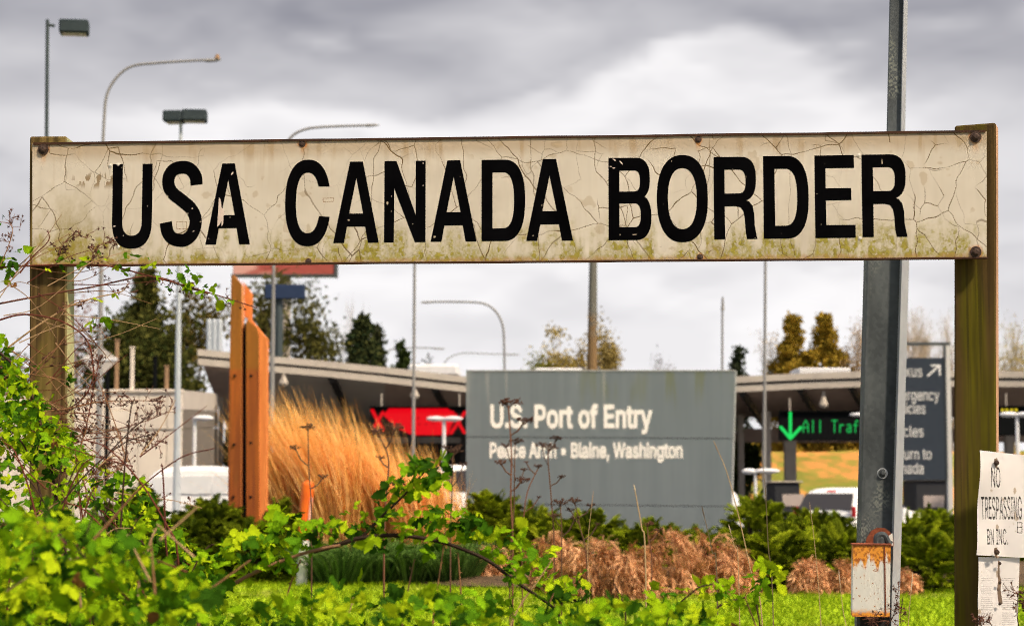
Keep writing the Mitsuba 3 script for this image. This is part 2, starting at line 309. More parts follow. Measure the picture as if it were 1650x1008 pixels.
mat('asphalt', lambda p, n, uv: mix((0.045, 0.045, 0.047), (0.07, 0.07, 0.072), fbm(p.x, p.y, 1)), .9)
mat('kerb', concrete((0.32, 0.31, 0.29), (0.42, 0.41, 0.39)), .85)
mat('lane_paint', (0.75, 0.74, 0.70), .7)
def lawn(p, n, uv):
    a = fbm(p.x * .7, p.y * .5, 1, 4); b = noise(p.x * 9, p.y * 5, 2)
    return mix(mix((0.14, 0.25, 0.007), (0.29, 0.40, 0.010), a * .8 + b * .3), (0.16, 0.14, 0.04), ssd(.52, .70, fbm(p.x * 1.1, p.y * .55, 8, 3)) * .55)
mat('lawn_ground', lawn, .95, spec=.1)
mat('mulch', lambda p, n, uv: mix((0.035, 0.022, 0.012), (0.10, 0.065, 0.035), fbm(p.x * 9, p.y * 9, 2, 3)), .95)
mat('rough_ground', lambda p, n, uv: mix((0.06, 0.075, 0.02), (0.15, 0.13, 0.05), fbm(p.x * .8, p.y * .8, 2, 4)), .95)
mat('bank_grass', lambda p, n, uv: mix(mix((0.17, 0.17, 0.03), (0.44, 0.21, 0.06), ssd(.35, .60, fbm(p.x * .5 + p.z * .5, p.y * .3, p.z * .9, 4))), (0.16, 0.19, 0.03), ssd(.48, .66, fbm(p.x * 1.3, p.y * .5, p.z * 1.8, 4)) * .7), .95, spec=.1)
for nm, rough, tr in (('leaf', .5, .55), ('needle', .6, .25), ('drygrass', .7, .5)):
    scene['mat_' + nm] = {'type': 'principledthin', 'base_color': {'type': 'mesh_attribute', 'name': 'vertex_color'}, 'roughness': rough, 'diff_trans': tr, 'eta': 1.3, 'spec_trans': 0.0}
scene['mat_bark'] = {'type': 'twosided', 'bsdf': {'type': 'principled', 'base_color': {'type': 'mesh_attribute', 'name': 'vertex_color'}, 'roughness': .8, 'specular': .2}}
def glow(rgbv): return {'type': 'area', 'radiance': rgb(rgbv)}
# ------------------------------------------------------------------ ground
def sheet(xs, ys, zf):
    X, Y = np.meshgrid(xs, ys, indexing='ij'); Z = zf(X, Y); v = np.stack([X, Y, Z], -1).reshape(-1, 3); n = len(ys)
    i, j = np.meshgrid(np.arange(len(xs) - 1), np.arange(n - 1), indexing='ij'); a = (i * n + j).ravel()
    return trimesh.Trimesh(v, np.vstack([np.stack([a, a + n, a + n + 1], 1), np.stack([a, a + n + 1, a + 1], 1)]), process=False)
def spaced(lo, hi, mid0, mid1, step):
    return np.unique(np.concatenate([-np.geomspace(-lo, -mid0, 14) if lo < 0 else np.geomspace(lo, mid0, 4), np.arange(mid0, mid1, step), np.geomspace(mid1, hi, 16)]))
struct('ground', sheet(spaced(-3000, 3000, -40, 40, 4), spaced(-600, 5000, -20, 45, 3), lambda X, Y: -0.03 + 0 * X), 'rough_ground')
def lawn_z(X, Y): return 0.02 + 0.10 * meshkit.fbm(np.stack([X * .25, Y * .25, 0 * X], -1), 3, 2)
struct('lawn', sheet(np.arange(-16, 18.1, .6), np.arange(18, 38.6, .6), lawn_z), 'lawn_ground', smooth=True)
_bx, _bt = np.meshgrid(np.arange(-18, 20.1, .6), np.linspace(0, 1, 22), indexing='ij'); _y0 = 35.2 - 2.6 * np.clip((_bx + 3.2) / 2.6, 0, 1); _by = _y0 + (45 - _y0) * _bt; _n = 22
_bz = .04 + .14 * np.clip(_bt * 8, 0, 1) + .10 * meshkit.fbm(np.stack([_bx * .5, _by * .5, 0 * _bx], -1), 3, 4); _a = (np.arange(len(_bx) - 1)[:, None] * _n + np.arange(_n - 1)[None]).ravel()
struct('planting_bed', trimesh.Trimesh(np.stack([_bx, _by, _bz], -1).reshape(-1, 3), np.vstack([np.stack([_a, _a + _n, _a + _n + 1], 1), np.stack([_a, _a + _n + 1, _a + 1], 1)]), process=False), 'mulch', smooth=True)
struct('road', sheet(np.linspace(-70, 70, 8), np.array([48., 70, 90, 118]), lambda X, Y: 0 * X - 0.005), 'asphalt')
struct('kerb', box(-60, 60, 47.6, 47.95, -.03, .11, .02), 'kerb')
for k, x in enumerate((-14, -6, 2, 10, 18)):
    struct('lane_marking', sheet(np.array([x - .07, x + .07]), np.array([50., 78]), lambda X, Y: 0 * X + .003), 'lane_paint')
def bank_z(X, Y): return np.clip((Y - 122) / 22, 0, 1) ** 1.3 * 4.4 + .5 * meshkit.fbm(np.stack([X * .15, Y * .15, 0 * X], -1), 3, 7) - .25
struct('grass_bank', sheet(np.arange(6, 60, 1.5), np.arange(121, 165, 1.5), bank_z), 'bank_grass', smooth=True)

# ------------------------------------------------------------------ the border sign
bs = thing('border_sign', 'long weathered cream sign board with cracked paint and big black capitals across two posts', 'sign')
TH = 0.022
def board_box(u0, u1, v0, v1, o0, o1):
    m = box(u0, u1, -o1, -o0, v0, v1)
    v = m.vertices; q = np.array([SL[0], SL[1], SZ0]) + v[:, :1] * SU + v[:, 2:3] * np.array([0, 0, 1.0]) + (-v[:, 1:2]) * SN
    return trimesh.Trimesh(q, m.faces, process=False)
SH = SZ1 - SZ0
def sign_flat(poly, o0, o1):
    """polygon in (u, v) on the sign -> thin solid lying on its face."""
    m = extrude(poly, o1 - o0); v = m.vertices
    q = np.array([SL[0], SL[1], SZ0]) + v[:, :1] * SU + v[:, 1:2] * np.array([0, 0, 1.0]) + (v[:, 2:3] + o0) * SN
    return trimesh.Trimesh(q, m.faces, process=False)
m = sign_flat(Polygon([on_sign(52, 428), on_sign(1590, 415), on_sign(1590, 212), on_sign(52, 232)]), -TH, 0)
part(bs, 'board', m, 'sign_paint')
def lip(v, amp, w, seed, o=0.004):
    us = np.linspace(-.004, SLEN + .004, 60); rr = np.random.RandomState(seed)
    pts = np.array([SP(u, v + amp * (noise_1(u * 3, seed) - .5), -TH / 2 + o) for u in us])
    out = []
    V, Fc = [], []
    for i, pnt in enumerate(pts):
        ww = w * (.8 + .5 * noise_1(us[i] * 14, seed + 3))
        for dz, do in ((-ww, -TH / 2 - .001), (-ww, TH / 2 + .002), (ww, TH / 2 + .002), (ww, -TH / 2 - .001)):
            V.append(pnt + np.array([0, 0, dz]) + SN * do)
    for i in range(len(pts) - 1):
        for j in range(4):
            a, b = i * 4 + j, i * 4 + (j + 1) % 4; Fc += [[a, b, b + 4], [a, b + 4, a + 4]]
    return trimesh.Trimesh(np.array(V), np.array(Fc), process=False)
def noise_1(x, s=0): return float(meshkit.noise(np.array([[x, s * 7.1, .3]]), s)[0])
part(bs, 'edge_strip', lip(SH + .0005, .003, .0042, 1), 'rust_edge', label='dark rusted strip along the top edge of the board')
part(bs, 'edge_strip', lip(-.0005, .003, .0030, 2), 'rust_edge')
part(bs, 'edge_strip', board_box(-.010, -.0005, .0, SH, -TH + .003, -.003), 'left_post_wood', label='thin timber strip closing the left end')

# glyphs in a unit square, narrow grotesque capitals; sx, sy = stroke widths
def arc(cx, cy, rx, ry, a0, a1, n=28): return [(cx + rx * math.cos(math.radians(a)), cy + ry * math.sin(math.radians(a))) for a in np.linspace(a0, a1, n)]
def sup(cx, cy, rx, ry, a0, a1, e=.82, n=36):
    o = []
    for a in np.linspace(a0, a1, n):
        c, s = math.cos(math.radians(a)), math.sin(math.radians(a)); o.append((cx + rx * math.copysign(abs(c) ** e, c), cy + ry * math.copysign(abs(s) ** e, s)))
    return o
def glyph(ch):
    sx, sy = .25, .155
    if ch == 'U':
        o = [(0, 1), (0, .32)] + sup(.5, .32, .5, .34, 180, 360) + [(1, .32), (1, 1), (1 - sx, 1), (1 - sx, .32)] + sup(.5, .32, .5 - sx, .34 - sy, 360, 180) + [(sx, .32), (sx, 1)]
        return Polygon(o)
    if ch == 'A':
        return Polygon([(0, 0), (.36, 1), (.64, 1), (1, 0), (.765, 0), (.70, .20), (.30, .20), (.235, 0)]).difference(Polygon([(.345, .36), (.655, .36), (.5, .80)]))
    if ch == 'N':
        s = .235
        return Polygon([(0, 0), (0, 1), (.29, 1), (1 - s, .33), (1 - s, 1), (1, 1), (1, 0), (.745, 0), (s, .67), (s, 0)])
    if ch == 'D':
        o = [(0, 0), (0, 1), (.5, 1)] + sup(.5, .5, .5, .5, 90, -90, .8) + [(.5, 0)]
        i = [(sx, sy), (sx, 1 - sy), (.48, 1 - sy)] + sup(.48, .5, .52 - sx, .5 - sy, 90, -90, .8) + [(.48, sy)]
        return Polygon(o).difference(Polygon(i))
    if ch in 'BR':
        if ch == 'B':
            o = unary_union([Polygon([(0, .46), (0, 1), (.62, 1)] + sup(.62, .745, .35, .255, 90, -90, .8) + [(.62, .49)]), Polygon([(0, 0), (0, .56), (.62, .56)] + sup(.62, .28, .38, .28, 90, -90, .8) + [(.62, 0)])])
            i1 = Polygon([(sx, .59), (sx, 1 - sy), (.60, 1 - sy)] + sup(.60, .7175, .14, .1275, 90, -90, .8)); i2 = Polygon([(sx, sy), (sx, .445), (.60, .445)] + sup(.60, .30, .155, .145, 90, -90, .8))
            return o.difference(unary_union([i1, i2]))
        o = Polygon([(0, 0), (0, 1), (.62, 1)] + sup(.62, .73, .36, .27, 90, -90, .8) + [(sx, .46), (sx, 0)])
        i1 = Polygon([(sx, .555), (sx, 1 - sy), (.58, 1 - sy)] + sup(.58, .70, .16, .145, 90, -90, .8))
        leg = Polygon([(.25, .555), (.70, .53), (.72, .475), (.82, .455), (.895, .40), (.93, .31), (.945, .15), (1.0, 0), (.765, 0), (.735, .08), (.715, .25), (.685, .335), (.62, .385), (.50, .40), (.25, .40)])
        o = unary_union([o.intersection(sbox(0, .46, 1, 1)), sbox(0, 0, sx, .6)])
        return unary_union([o, leg]).difference(i1)
    if ch == 'E':
        return Polygon([(0, 0), (0, 1), (.98, 1), (.98, 1 - sy), (.27, 1 - sy), (.27, .60), (.90, .60), (.90, .455), (.27, .455), (.27, sy), (1, sy), (1, 0)])
    if ch == 'O':
        return Polygon(sup(.5, .5, .5, .5, 0, 360, .86, 72)).difference(Polygon(sup(.5, .5, .5 - .215, .5 - .15, 0, 360, .86, 72)))
    if ch == 'C':
        ring = Polygon(sup(.5, .5, .5, .5, 0, 360, .86, 72)).difference(Polygon(sup(.5, .5, .5 - .235, .5 - .15, 0, 360, .86, 72)))
        return ring.difference(Polygon([(.5, .355), (.5, .69), (.74, .69), (1.2, .685), (1.2, .33), (.74, .345)]))
    if ch == 'S':
        w, h = .68, 1.38                                   # drawn in letter proportions, then squeezed to the unit square
        sp = [(.585, .985), (.565, 1.12), (.47, 1.235), (.335, 1.262), (.20, 1.225), (.122, 1.11), (.125, .965), (.20, .85), (.34, .745), (.49, .62), (.565, .49), (.575, .36), (.52, .21), (.42, .13), (.33, .117), (.20, .15), (.115, .25), (.082, .40)]
        g = LineString(spline([(x, y) for x, y in sp], 6)).buffer(.100, cap_style=2, resolution=12)
        b = g.bounds
        return affinity.scale(affinity.translate(g, -b[0], -b[1]), 1 / (b[2] - b[0]), 1 / (b[3] - b[1]), origin=(0, 0))
LET = [('U', 180, 246, 264, 398), ('S', 257, 327, 259, 398), ('A', 331, 404, 263, 394), ('C', 459, 533, 257, 397), ('A', 537, 611, 260, 391.5), ('N', 619, 686, 259, 390.5), ('A', 694, 768, 258, 389.5),
       ('D', 776, 846, 257, 388.5), ('A', 848, 923, 256, 388), ('B', 981, 1049, 254, 387), ('O', 1059, 1140, 249.5, 390.5), ('R', 1151, 1219, 252.5, 385.5), ('D', 1231, 1302, 251, 384.5), ('E', 1314, 1377, 250, 383.5), ('R', 1390, 1460, 248.5, 382)]
for ch, x0, x1, y0, y1 in LET:
    (ua, va), (ub, vb) = on_sign(x0, y1), on_sign(x1, y0)
    g = affinity.translate(affinity.scale(glyph(ch), ub - ua, vb - va, origin=(0, 0)), ua, va)
    part(bs, 'letter', sign_flat(g, .0002, .0016), 'sign_black')
def blob(px, py, rx, ry, seed, n=14, ang=0):
    r = random.Random(seed); u, v = on_sign(px, py); s = 7.85 / F
    p = Polygon([((rx * s) * math.cos(a) * (.6 + .6 * r.random()), (ry * s) * math.sin(a) * (.6 + .6 * r.random())) for a in np.linspace(0, 2 * math.pi, n, endpoint=False)])
    return affinity.translate(affinity.rotate(p, ang, origin=(0, 0)), u, v)
chip = Polygon([on_sign(*q) for q in ((353, 318), (356, 322), (357, 334), (360, 341), (359, 352), (354, 362), (350, 366), (351, 350), (352, 336))]).union(Polygon([on_sign(*q) for q in ((357, 334), (361, 340), (359.5, 362), (357, 365))]))
part(bs, 'paint_chip', sign_flat(chip, .0017, .0022), 'chip_white', label='pale patch where the paint has flaked off a letter')
for k, (x, y, rx, ry, a) in enumerate(((374.5, 279.5, 1.2, 3.4, -30), (184.5, 364.5, 2.5, 1.2, 20), (990, 258, 3.2, 1.3, -35), (1001, 262.5, 4.2, 1.2, -50), (984, 268.5, 2.2, .9, 0), (989, 271, 2.6, 1, 5), (310, 336, 1.3, 1.3, 0), (312, 372.5, 2, .9, 20), (199, 379.5, 1.3, .8, 0), (238, 332, .9, .9, 0), (682, 263, 1.0, 1.0, 0), (682, 299, .9, .9, 0), (631, 316.5, .9, 1.4, 0))):
    part(bs, 'paint_chip', sign_flat(blob(x, y, rx, ry, k, ang=a), .0017, .0021), 'chip_white')
def outline(pts, w):
    q = [on_sign(*p) for p in pts]; return LineString(q + [q[0]]).buffer(w, join_style=2)
part(bs, 'scored_outline', sign_flat(outline(((284.5, 357.5), (300.5, 357), (301, 368.5), (285, 369)), .0010), .0002, .0008), 'fence_wood')
part(bs, 'scored_outline', sign_flat(outline(((520.5, 319.5), (537, 319), (537.3, 324.5), (521, 325)), .0010), .0002, .0008), 'fence_wood')
for (px, py, r, big), (bu, bv) in zip(BOLTS, BUV):
    rr = r * 7.85 / F
    part(bs, 'bolt', bolt_head(SP(bu, bv, .0005), rr, rr * (.75 if big else .5), SN), 'rust_bolt')
for px, py in ((178.5, 266.5), (190.8, 264.8), (1383.8, 249.8), (1386, 383.5), (191, 397)):
    u, v = on_sign(px, py); part(bs, 'screw', bolt_head(SP(u, v, .0016), .0062, .004, SN), 'white_screw')

# ------------------------------------------------------------------ timber posts that carry it
def timber(cx, cy, w, d, z0, z1, ang, name, label, m, slope=.0, lean=0.0):
    t = thing(name, label, 'post')
    b = box(-w / 2, w / 2, 0, d, z0, z1, .006)
    v = b.vertices.copy(); top = v[:, 2] > z1 - .05; v[top, 2] += slope * (v[top, 0]); b = trimesh.Trimesh(v, b.faces, process=False)
    b = b.subdivide().subdivide().subdivide().subdivide()
    v = b.vertices; nn = (meshkit.fbm(v * np.array([9, 9, 1.1]), 3, 4) - .5)
    v = v + np.stack([nn * .006, nn * .006, 0 * nn], 1); b = trimesh.Trimesh(v, b.faces, process=False)
    rotz(b, ang); b.apply_translation((cx, cy, 0)); b.vertices[:, 0] += (b.vertices[:, 2] - z1) * lean; part(t, 'timber', b, m, smooth=28); return t
# right post, turned a little clockwise so that its right side shows
pr = W(1569, 415, YR) + SU * 0 - SN * .075
YP = YR + .06
wR = (1598 - 1535.5) / F * YP
lean = lambda px, Y: (WX(px, Y, 300) - WX(px, Y, 900)) / (WZ(300, Y) - WZ(900, Y))
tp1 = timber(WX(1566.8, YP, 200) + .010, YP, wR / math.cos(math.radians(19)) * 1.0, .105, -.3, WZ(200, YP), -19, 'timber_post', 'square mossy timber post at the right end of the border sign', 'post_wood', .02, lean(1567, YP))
YQ = YL + .035
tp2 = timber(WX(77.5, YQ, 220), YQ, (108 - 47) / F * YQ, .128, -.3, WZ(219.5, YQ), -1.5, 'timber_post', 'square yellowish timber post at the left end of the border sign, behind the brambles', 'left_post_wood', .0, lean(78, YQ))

# ------------------------------------------------------------------ steel pole and its rusty box
Y9 = 9.2
sp = thing('steel_pole', 'galvanised steel pole rising behind the right part of the border sign', 'pole')
def lerp_poly(rows, y0, y1, m, name):
    """post with a tapering front outline: rows of (row, left column, right column) in the photo at depth y0."""
    L = [W2(l, r, y0) for r, l, _ in rows]; Rr = [W2(q, r, y0) for r, _, q in rows]
    return prism(L + Rr[::-1], y0, y1)
part(sp, 'web', lerp_poly([(330, 1403.5, 1455), (420, 1402, 1453.5), (850, 1391.5, 1440.5), (1500, 1376, 1421)], Y9 + .03, Y9 + .045, 'galvanised', ''), 'galvanised')
def flange(rows, dy0, dy1, m):
    return lerp_poly(rows, Y9 + dy0, Y9 + dy1, m, '')
part(sp, 'flange', flange([(330, 1400.5, 1404.5), (420, 1399, 1403), (850, 1388, 1392), (1500, 1372, 1377)], -.0, .12, ''), 'galvanised')
part(sp, 'flange', flange([(330, 1455, 1467), (420, 1453.5, 1465), (850, 1440.5, 1453), (1500, 1421, 1434)], -.02, .12, ''), 'galv_lit', label='right flange of the steel pole, sunlight put into its pale colour')
up = lerp_poly([(-160, 1439, 1457), (0, 1435, 1456.5), (212, 1430.5, 1452), (345, 1428, 1449.5)], Y9 + .02, Y9 + .05, '', '')
part(sp, 'upper_web', up, 'galvanised')
part(sp, 'flange', lerp_poly([(-160, 1457, 1463.5), (0, 1456.5, 1462.8), (212, 1452, 1458.5), (345, 1449.5, 1456.5)], Y9, Y9 + .08, '', ''), 'galv_lit')
part(sp, 'cap_plate', box(WX(1396, Y9, 330), WX(1470, Y9, 330), Y9 - .03, Y9 + .13, WZ(331, Y9), WZ(328, Y9)), 'galvanised')
part(sp, 'bolt', bolt_head(W(1422, 762, Y9 + .03), .0195, .02), 'galvanised')
part(sp, 'bolt_washer', tube([W(1422, 762, Y9 + .0299), W(1422, 762, Y9 + .025)], [.024, .024], 16), 'galv_lit')
ub = thing('utility_box', 'small white steel box with orange rust streaks on the steel pole', 'box')
Y8 = 9.0
rows = [(877, 1379, 1438.5), (993, 1377.5, 1437)]
L = [W2(l, r, Y8) for r, l, _ in rows]; Rr = [W2(q, r, Y8) for r, _, q in rows]
body = prism(L + Rr[::-1], Y8, Y8 + .17); rotz(body, -7, (WX(1408, Y8), Y8 + .08, 0))
part(ub, 'body', body, 'box_paint')
lid = box(WX(1378, Y8, 877) - .002, WX(1439, Y8, 877) + .002, Y8 - .006, Y8 + .176, WZ(878, Y8), WZ(875.5, Y8), .001); rotz(lid, -7, (WX(1408, Y8), Y8 + .08, 0))
part(ub, 'lid', lid, 'rust_plate')
fr = M([box(WX(1428.5, Y8, 935), WX(1430.5, Y8, 935), Y8 - .004, Y8, WZ(990, Y8), WZ(880, Y8)), ]); rotz(fr, -7, (WX(1408, Y8), Y8 + .08, 0))
part(ub, 'door_edge', fr, 'rust_plate')
ar = Polygon([W2(1394, 879, 9.16)] + [W2(x, y, 9.16) for x, y in ((1397, 866), (1404, 855), (1414, 849.5), (1426, 850), (1434, 856), (1439, 866))] + [W2(1440, 879, 9.16)])
part(ub, 'mounting_plate', prism(ar, 9.16, 9.175), 'rust_plate', label='red rusted arched plate above the box')
part(ub, 'conduit_stub', M([tube([W(1419, 879, 9.08), W(1419, 866, 9.08), W(1420, 858, 9.08)], [.022, .022, .008], 12), tube(spline([W(1412, 879, 9.07), W(1413, 864, 9.07), W(1424, 861, 9.07), W(1431, 872, 9.07), W(1436, 876, 9.07)], 6), .013, 8)]), 'galvanised')
part(ub, 'torn_flap', prism([W2(1424, 878, 9.1), W2(1428, 866, 9.1), W2(1438, 858, 9.1), W2(1439, 878, 9.1)], 9.1, 9.104), 'marker_white')
part(sp, 'foot_shade', lerp_poly([(994, 1386, 1426), (1500, 1374, 1414)], Y9 - .06, Y9 + .025, '', ''), 'galv_shaded', label='dark piece over the pole foot, shadow put into its colour')  # near black piece standing in for the shadow at the pole foot

# ------------------------------------------------------------------ lettering on flat things
def text_parts(t, text, px0, px1, py_base, cap, Y, m, bold=False, depth=.01, name='letter', squeeze=None):
    """text set to start and end at photo columns px0, px1 on the plane y = Y; one part per glyph."""
    hgt = cap / F * Y; tm = meshkit.text_mesh(text, hgt, depth, bold); b = tm.bounds
    s = (WX(px1, Y, py_base) - WX(px0, Y, py_base)) / (b[1, 0] - b[0, 0]); v = tm.vertices.copy(); v[:, 0] = (v[:, 0] - b[0, 0]) * s
    tm = facing(trimesh.Trimesh(v, tm.faces, process=False)); tm.apply_translation(W(px0, py_base, Y))
    if name is None: return tm
    comps = sorted(tm.split(only_watertight=False), key=lambda c: c.bounds[0, 0]); groups = []
    for c in comps:
        for g in groups:
            a, bb = max(g[0], c.bounds[0, 0]), min(g[1], c.bounds[1, 0])
            if bb - a > .6 * min(g[1] - g[0], c.bounds[1, 0] - c.bounds[0, 0]): g[2].append(c); g[0] = min(g[0], c.bounds[0, 0]); g[1] = max(g[1], c.bounds[1, 0]); break
        else: groups.append([c.bounds[0, 0], c.bounds[1, 0], [c]])
    for g in groups: part(t, name, M(g[2]), m)

# notices on the right post
from scipy.interpolate import LinearNDInterpolator, NearestNDInterpolator
SURF = {}
def lay(t, keys, off=.0008):
    """drape flat drawings over the curled sheet."""
    f = SURF[t]
    for k in keys:
        v, fc, *_ = meshkit.WRITTEN[scene[k]['filename']]; m = trimesh.Trimesh(v, fc, process=False); m = m.subdivide(); v = m.vertices.copy(); d = v[:, 1].max() - v[:, 1]; v[:, 1] = f(v[:, 0], v[:, 2]) - off + np.minimum(v[:, 1] - v[:, 1].min(), .0004); put(k, trimesh.Trimesh(v, m.faces, process=False), scene[k]['bsdf']['id'][4:])
def sheet_notice(t, name, poly, Y, m, bend, seed):
    P = Polygon(poly); x0, z0, x1, z1 = P.bounds; xs, zs = np.linspace(x0, x1, 22), np.linspace(z0, z1, 30)
    A = np.array(poly)
    # corners: tl, tr, br, bl -> bilinear sheet with bends
    tl, tr, br, bl = A; V = []
    for j in range(31):
        for i in range(23):
            a, b = i / 22, j / 30; q = (tl * (1 - a) + tr * a) * (1 - b) + (bl * (1 - a) + br * a) * b
            w = bend * (math.sin(b * 5 + seed) * .4 + math.sin(a * 4.0 + seed * 2) * .5 + ((1 - a) ** 3) * (.6 + .5 * math.sin(b * 9)))
            V.append((q[0] + .35 * w * (1 - a), Y - abs(w) * .8, q[1]))
    Fc = []
    for j in range(30):
        for i in range(22):
            k = j * 23 + i; Fc += [[k, k + 23, k + 24], [k, k + 24, k + 1]]
    V = np.array(V); SURF[t] = NearestNDInterpolator(V[:, [0, 2]], V[:, 1]) if False else (lambda L, N: lambda x, z: np.where(np.isnan(L(x, z)), N(x, z), L(x, z)))(LinearNDInterpolator(V[:, [0, 2]], V[:, 1]), NearestNDInterpolator(V[:, [0, 2]], V[:, 1])); n = len(V); back = V + np.array([0, .0012, 0]); Fc = np.array(Fc)
    mm = trimesh.Trimesh(np.vstack([V, back]), np.vstack([Fc, Fc[:, ::-1] + n]), process=False); part(t, name, mm, m, smooth=40)
YN = 7.66
nt = thing('no_trespassing_notice', 'curling white plastic notice with faded black capitals nailed to the right timber post', 'notice')
sheet_notice(nt, 'sheet', [W2(1576, 725, YN), W2(1672, 735, YN), W2(1668, 899, YN), W2(1571.5, 893.5, YN)], YN, 'notice_paper', .011, .4)
YT = YN - .018
for tx, a, b, base, cap in (('NO', 1598, 1613, 784.5, 32), ('TRESPASSING', 1582.5, 1648.5, 836, 36), ('BN INC.', 1592, 1626, 877, 25)):
    text_parts(nt, tx, a, b, base, cap, YT, 'notice_ink', False, .001)
for x, y in ((1605.5, 745), (1606, 889)):
    part(nt, 'nail', bolt_head(W(x, y, YT), .010, .006), 'rust_bolt')
    part(nt, 'torn_patch', prism([W2(x + dx, y + dy, YT) for dx, dy in ((-3, -6), (2, -8), (3.5, -1), (2, 4), (3, 11), (-1, 8), (-2.5, 2))], YT, YT + .0006), 'torn_dark')
sqp = LineString([W(x, y, YT)[[0, 2]] for x, y in ((1641, 841), (1648, 841.5), (1648, 858), (1641, 857.5), (1641, 841))]).buffer(.0012).union(LineString([W(x, y, YT)[[0, 2]] for x, y in ((1641, 849), (1648, 849))]).buffer(.0012))
part(nt, 'printed_mark', prism(sqp, YT - .001, YT), 'notice_ink')
lay(nt, [k for k in scene if k.startswith(nt + '__') and not k.split('__')[1].startswith(('sheet', 'nail'))])
pn = thing('paper_notice', 'white paper sheet of small print below the no trespassing notice', 'notice')
sheet_notice(pn, 'sheet', [W2(1577, 896.5, YN), W2(1644, 898, YN), W2(1640, 1040, YN), W2(1577.5, 1040, YN)], YN + .012, 'notice_paper', .006, 2.1)
YT2 = YN - .004
for col, (xa, xb) in enumerate(((1582, 1602), (1616, 1637))):
    rows_ = []
    for k in range(28):
        y = 931 + k * 3.1
        if k in (2, 3, 9, 17): continue
        e = xb - R.random() * (9 if k % 6 == 5 else 2); rows_.append(prism([W2(xa, y + .6, YT2), W2(e, y + .6, YT2), W2(e, y, YT2), W2(xa, y, YT2)], YT2, YT2 + .0005))
    part(pn, 'small_print', M(rows_), 'faint_ink', kind='stuff')
part(pn, 'torn_patch', prism([W2(x, y, YT2) for x, y in ((1609.5, 902), (1612, 903), (1612.5, 926), (1615, 934), (1614, 950), (1617, 972), (1611, 975), (1609, 962), (1608, 948), (1610, 935), (1609, 922))], YT2 - .0006, YT2), 'torn_dark', label='dark tear down the middle of the paper')
lay(pn, [k for k in scene if k.startswith(pn + '__') and not k.split('__')[1].startswith('sheet')])
for y in (907, 938, 972): part(pn, 'staple', bolt_head(W(1611, y, YT2), .006, .004), 'rust_bolt')

# ------------------------------------------------------------------ the port sign
Y4 = 42.0
ps = thing('port_sign', 'broad slate grey slab sign with raised white lettering behind the dry grass tufts', 'sign')
xl = lambda y: 751 + (y - 598) * .0; xr = lambda y: 1184.5 - (y - 598) * .031
def slab_panel(ya0, ya1, yb0, yb1):
    return prism([W2(xl(yb0), yb0, Y4), W2(xr(yb1), yb1, Y4), W2(xr(ya1), ya1, Y4), W2(xl(ya0), ya0, Y4)], Y4, Y4 + .55)
part(ps, 'panel', slab_panel(598, 597, 702.8, 705.5), 'slate_slab'); part(ps, 'panel', slab_panel(704.0, 706.7, 810.2, 814.7), 'slate_slab'); part(ps, 'panel', slab_panel(811.3, 815.9, 915, 915), 'slate_slab')
part(ps, 'core', prism([(WX(754, Y4), 0.0), (WX(1174, Y4), 0.0), W2(1180, 603, Y4), W2(754, 603, Y4)], Y4 + .04, Y4 + .50), 'dark_gap')
part(ps, 'edge_trim', prism([W2(xr(912) + .2, 912, Y4), W2(xr(912) + 2.6, 912, Y4), W2(xr(597) + 2.6, 597, Y4), W2(xr(597) + .2, 597, Y4)], Y4 - .01, Y4 + .56), 'slab_edge')
part(ps, 'cap', box(WX(751, Y4, 597), WX(1184.5, Y4, 597), Y4 - .02, Y4 + .57, WZ(597.6, Y4), WZ(595.8, Y4)), 'slab_edge')
text_parts(ps, 'U.S. Port of Entry', 790, 1051, 687.5, 34.5, Y4 - .007, 'letter_white', 2, .005)
text_parts(ps, 'Peace Arch • Blaine, Washington', 789, 1100, 736.5, 23, Y4 - .007, 'letter_white', 2, .005)

# ------------------------------------------------------------------ orange timber post pair
Yo = 36.0
og = thing('timber_marker', 'pair of tall orange stained timber posts with sloped tops bolted side by side', 'post')
def wpost(name, pts, y0, y1, lab=None):
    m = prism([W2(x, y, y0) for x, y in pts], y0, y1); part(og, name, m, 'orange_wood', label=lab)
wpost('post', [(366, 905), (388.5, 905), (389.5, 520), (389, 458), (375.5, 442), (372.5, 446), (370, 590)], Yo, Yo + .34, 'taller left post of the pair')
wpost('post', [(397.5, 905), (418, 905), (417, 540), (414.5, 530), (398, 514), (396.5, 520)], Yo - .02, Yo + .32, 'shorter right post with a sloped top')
part(og, 'post_side', prism([W2(418.3, 905, Yo), W2(427.5, 905, Yo), W2(429.3, 545, Yo), W2(403, 513.6, Yo), W2(397.3, 513.6, Yo), W2(414.7, 529.7, Yo), W2(417.3, 540, Yo)], Yo + .01, Yo + .33), mat('marker_wood_lit', lambda p, n, uv: mix((0.52, 0.13, 0.022), (0.76, 0.27, 0.075), fbm(p.x * 20, p.y * 20, p.z * 1.2, 3)), .75), label='right side of the shorter post, sunlight put into its paler colour')  # sunlit copy of the orange wood, light put into the colour
part(og, 'post_side', prism([W2(389.6, 508, Yo), W2(401, 512, Yo), W2(402, 470, Yo), W2(385.5, 449, Yo), W2(389.4, 458, Yo)], Yo + .35, Yo + .5), 'marker_wood_lit')
part(og, 'core', box(WX(388, Yo, 650), WX(399, Yo, 650), Yo + .30, Yo + .42, 0, WZ(519, Yo)), 'dark_gap')
for x, y in ((378, 605), (404.5, 605), (377, 716), (404, 713), (376, 800), (404, 800)): part(og, 'bolt', bolt_head(W(x, y, Yo - .02), .026, .03), 'black_case')

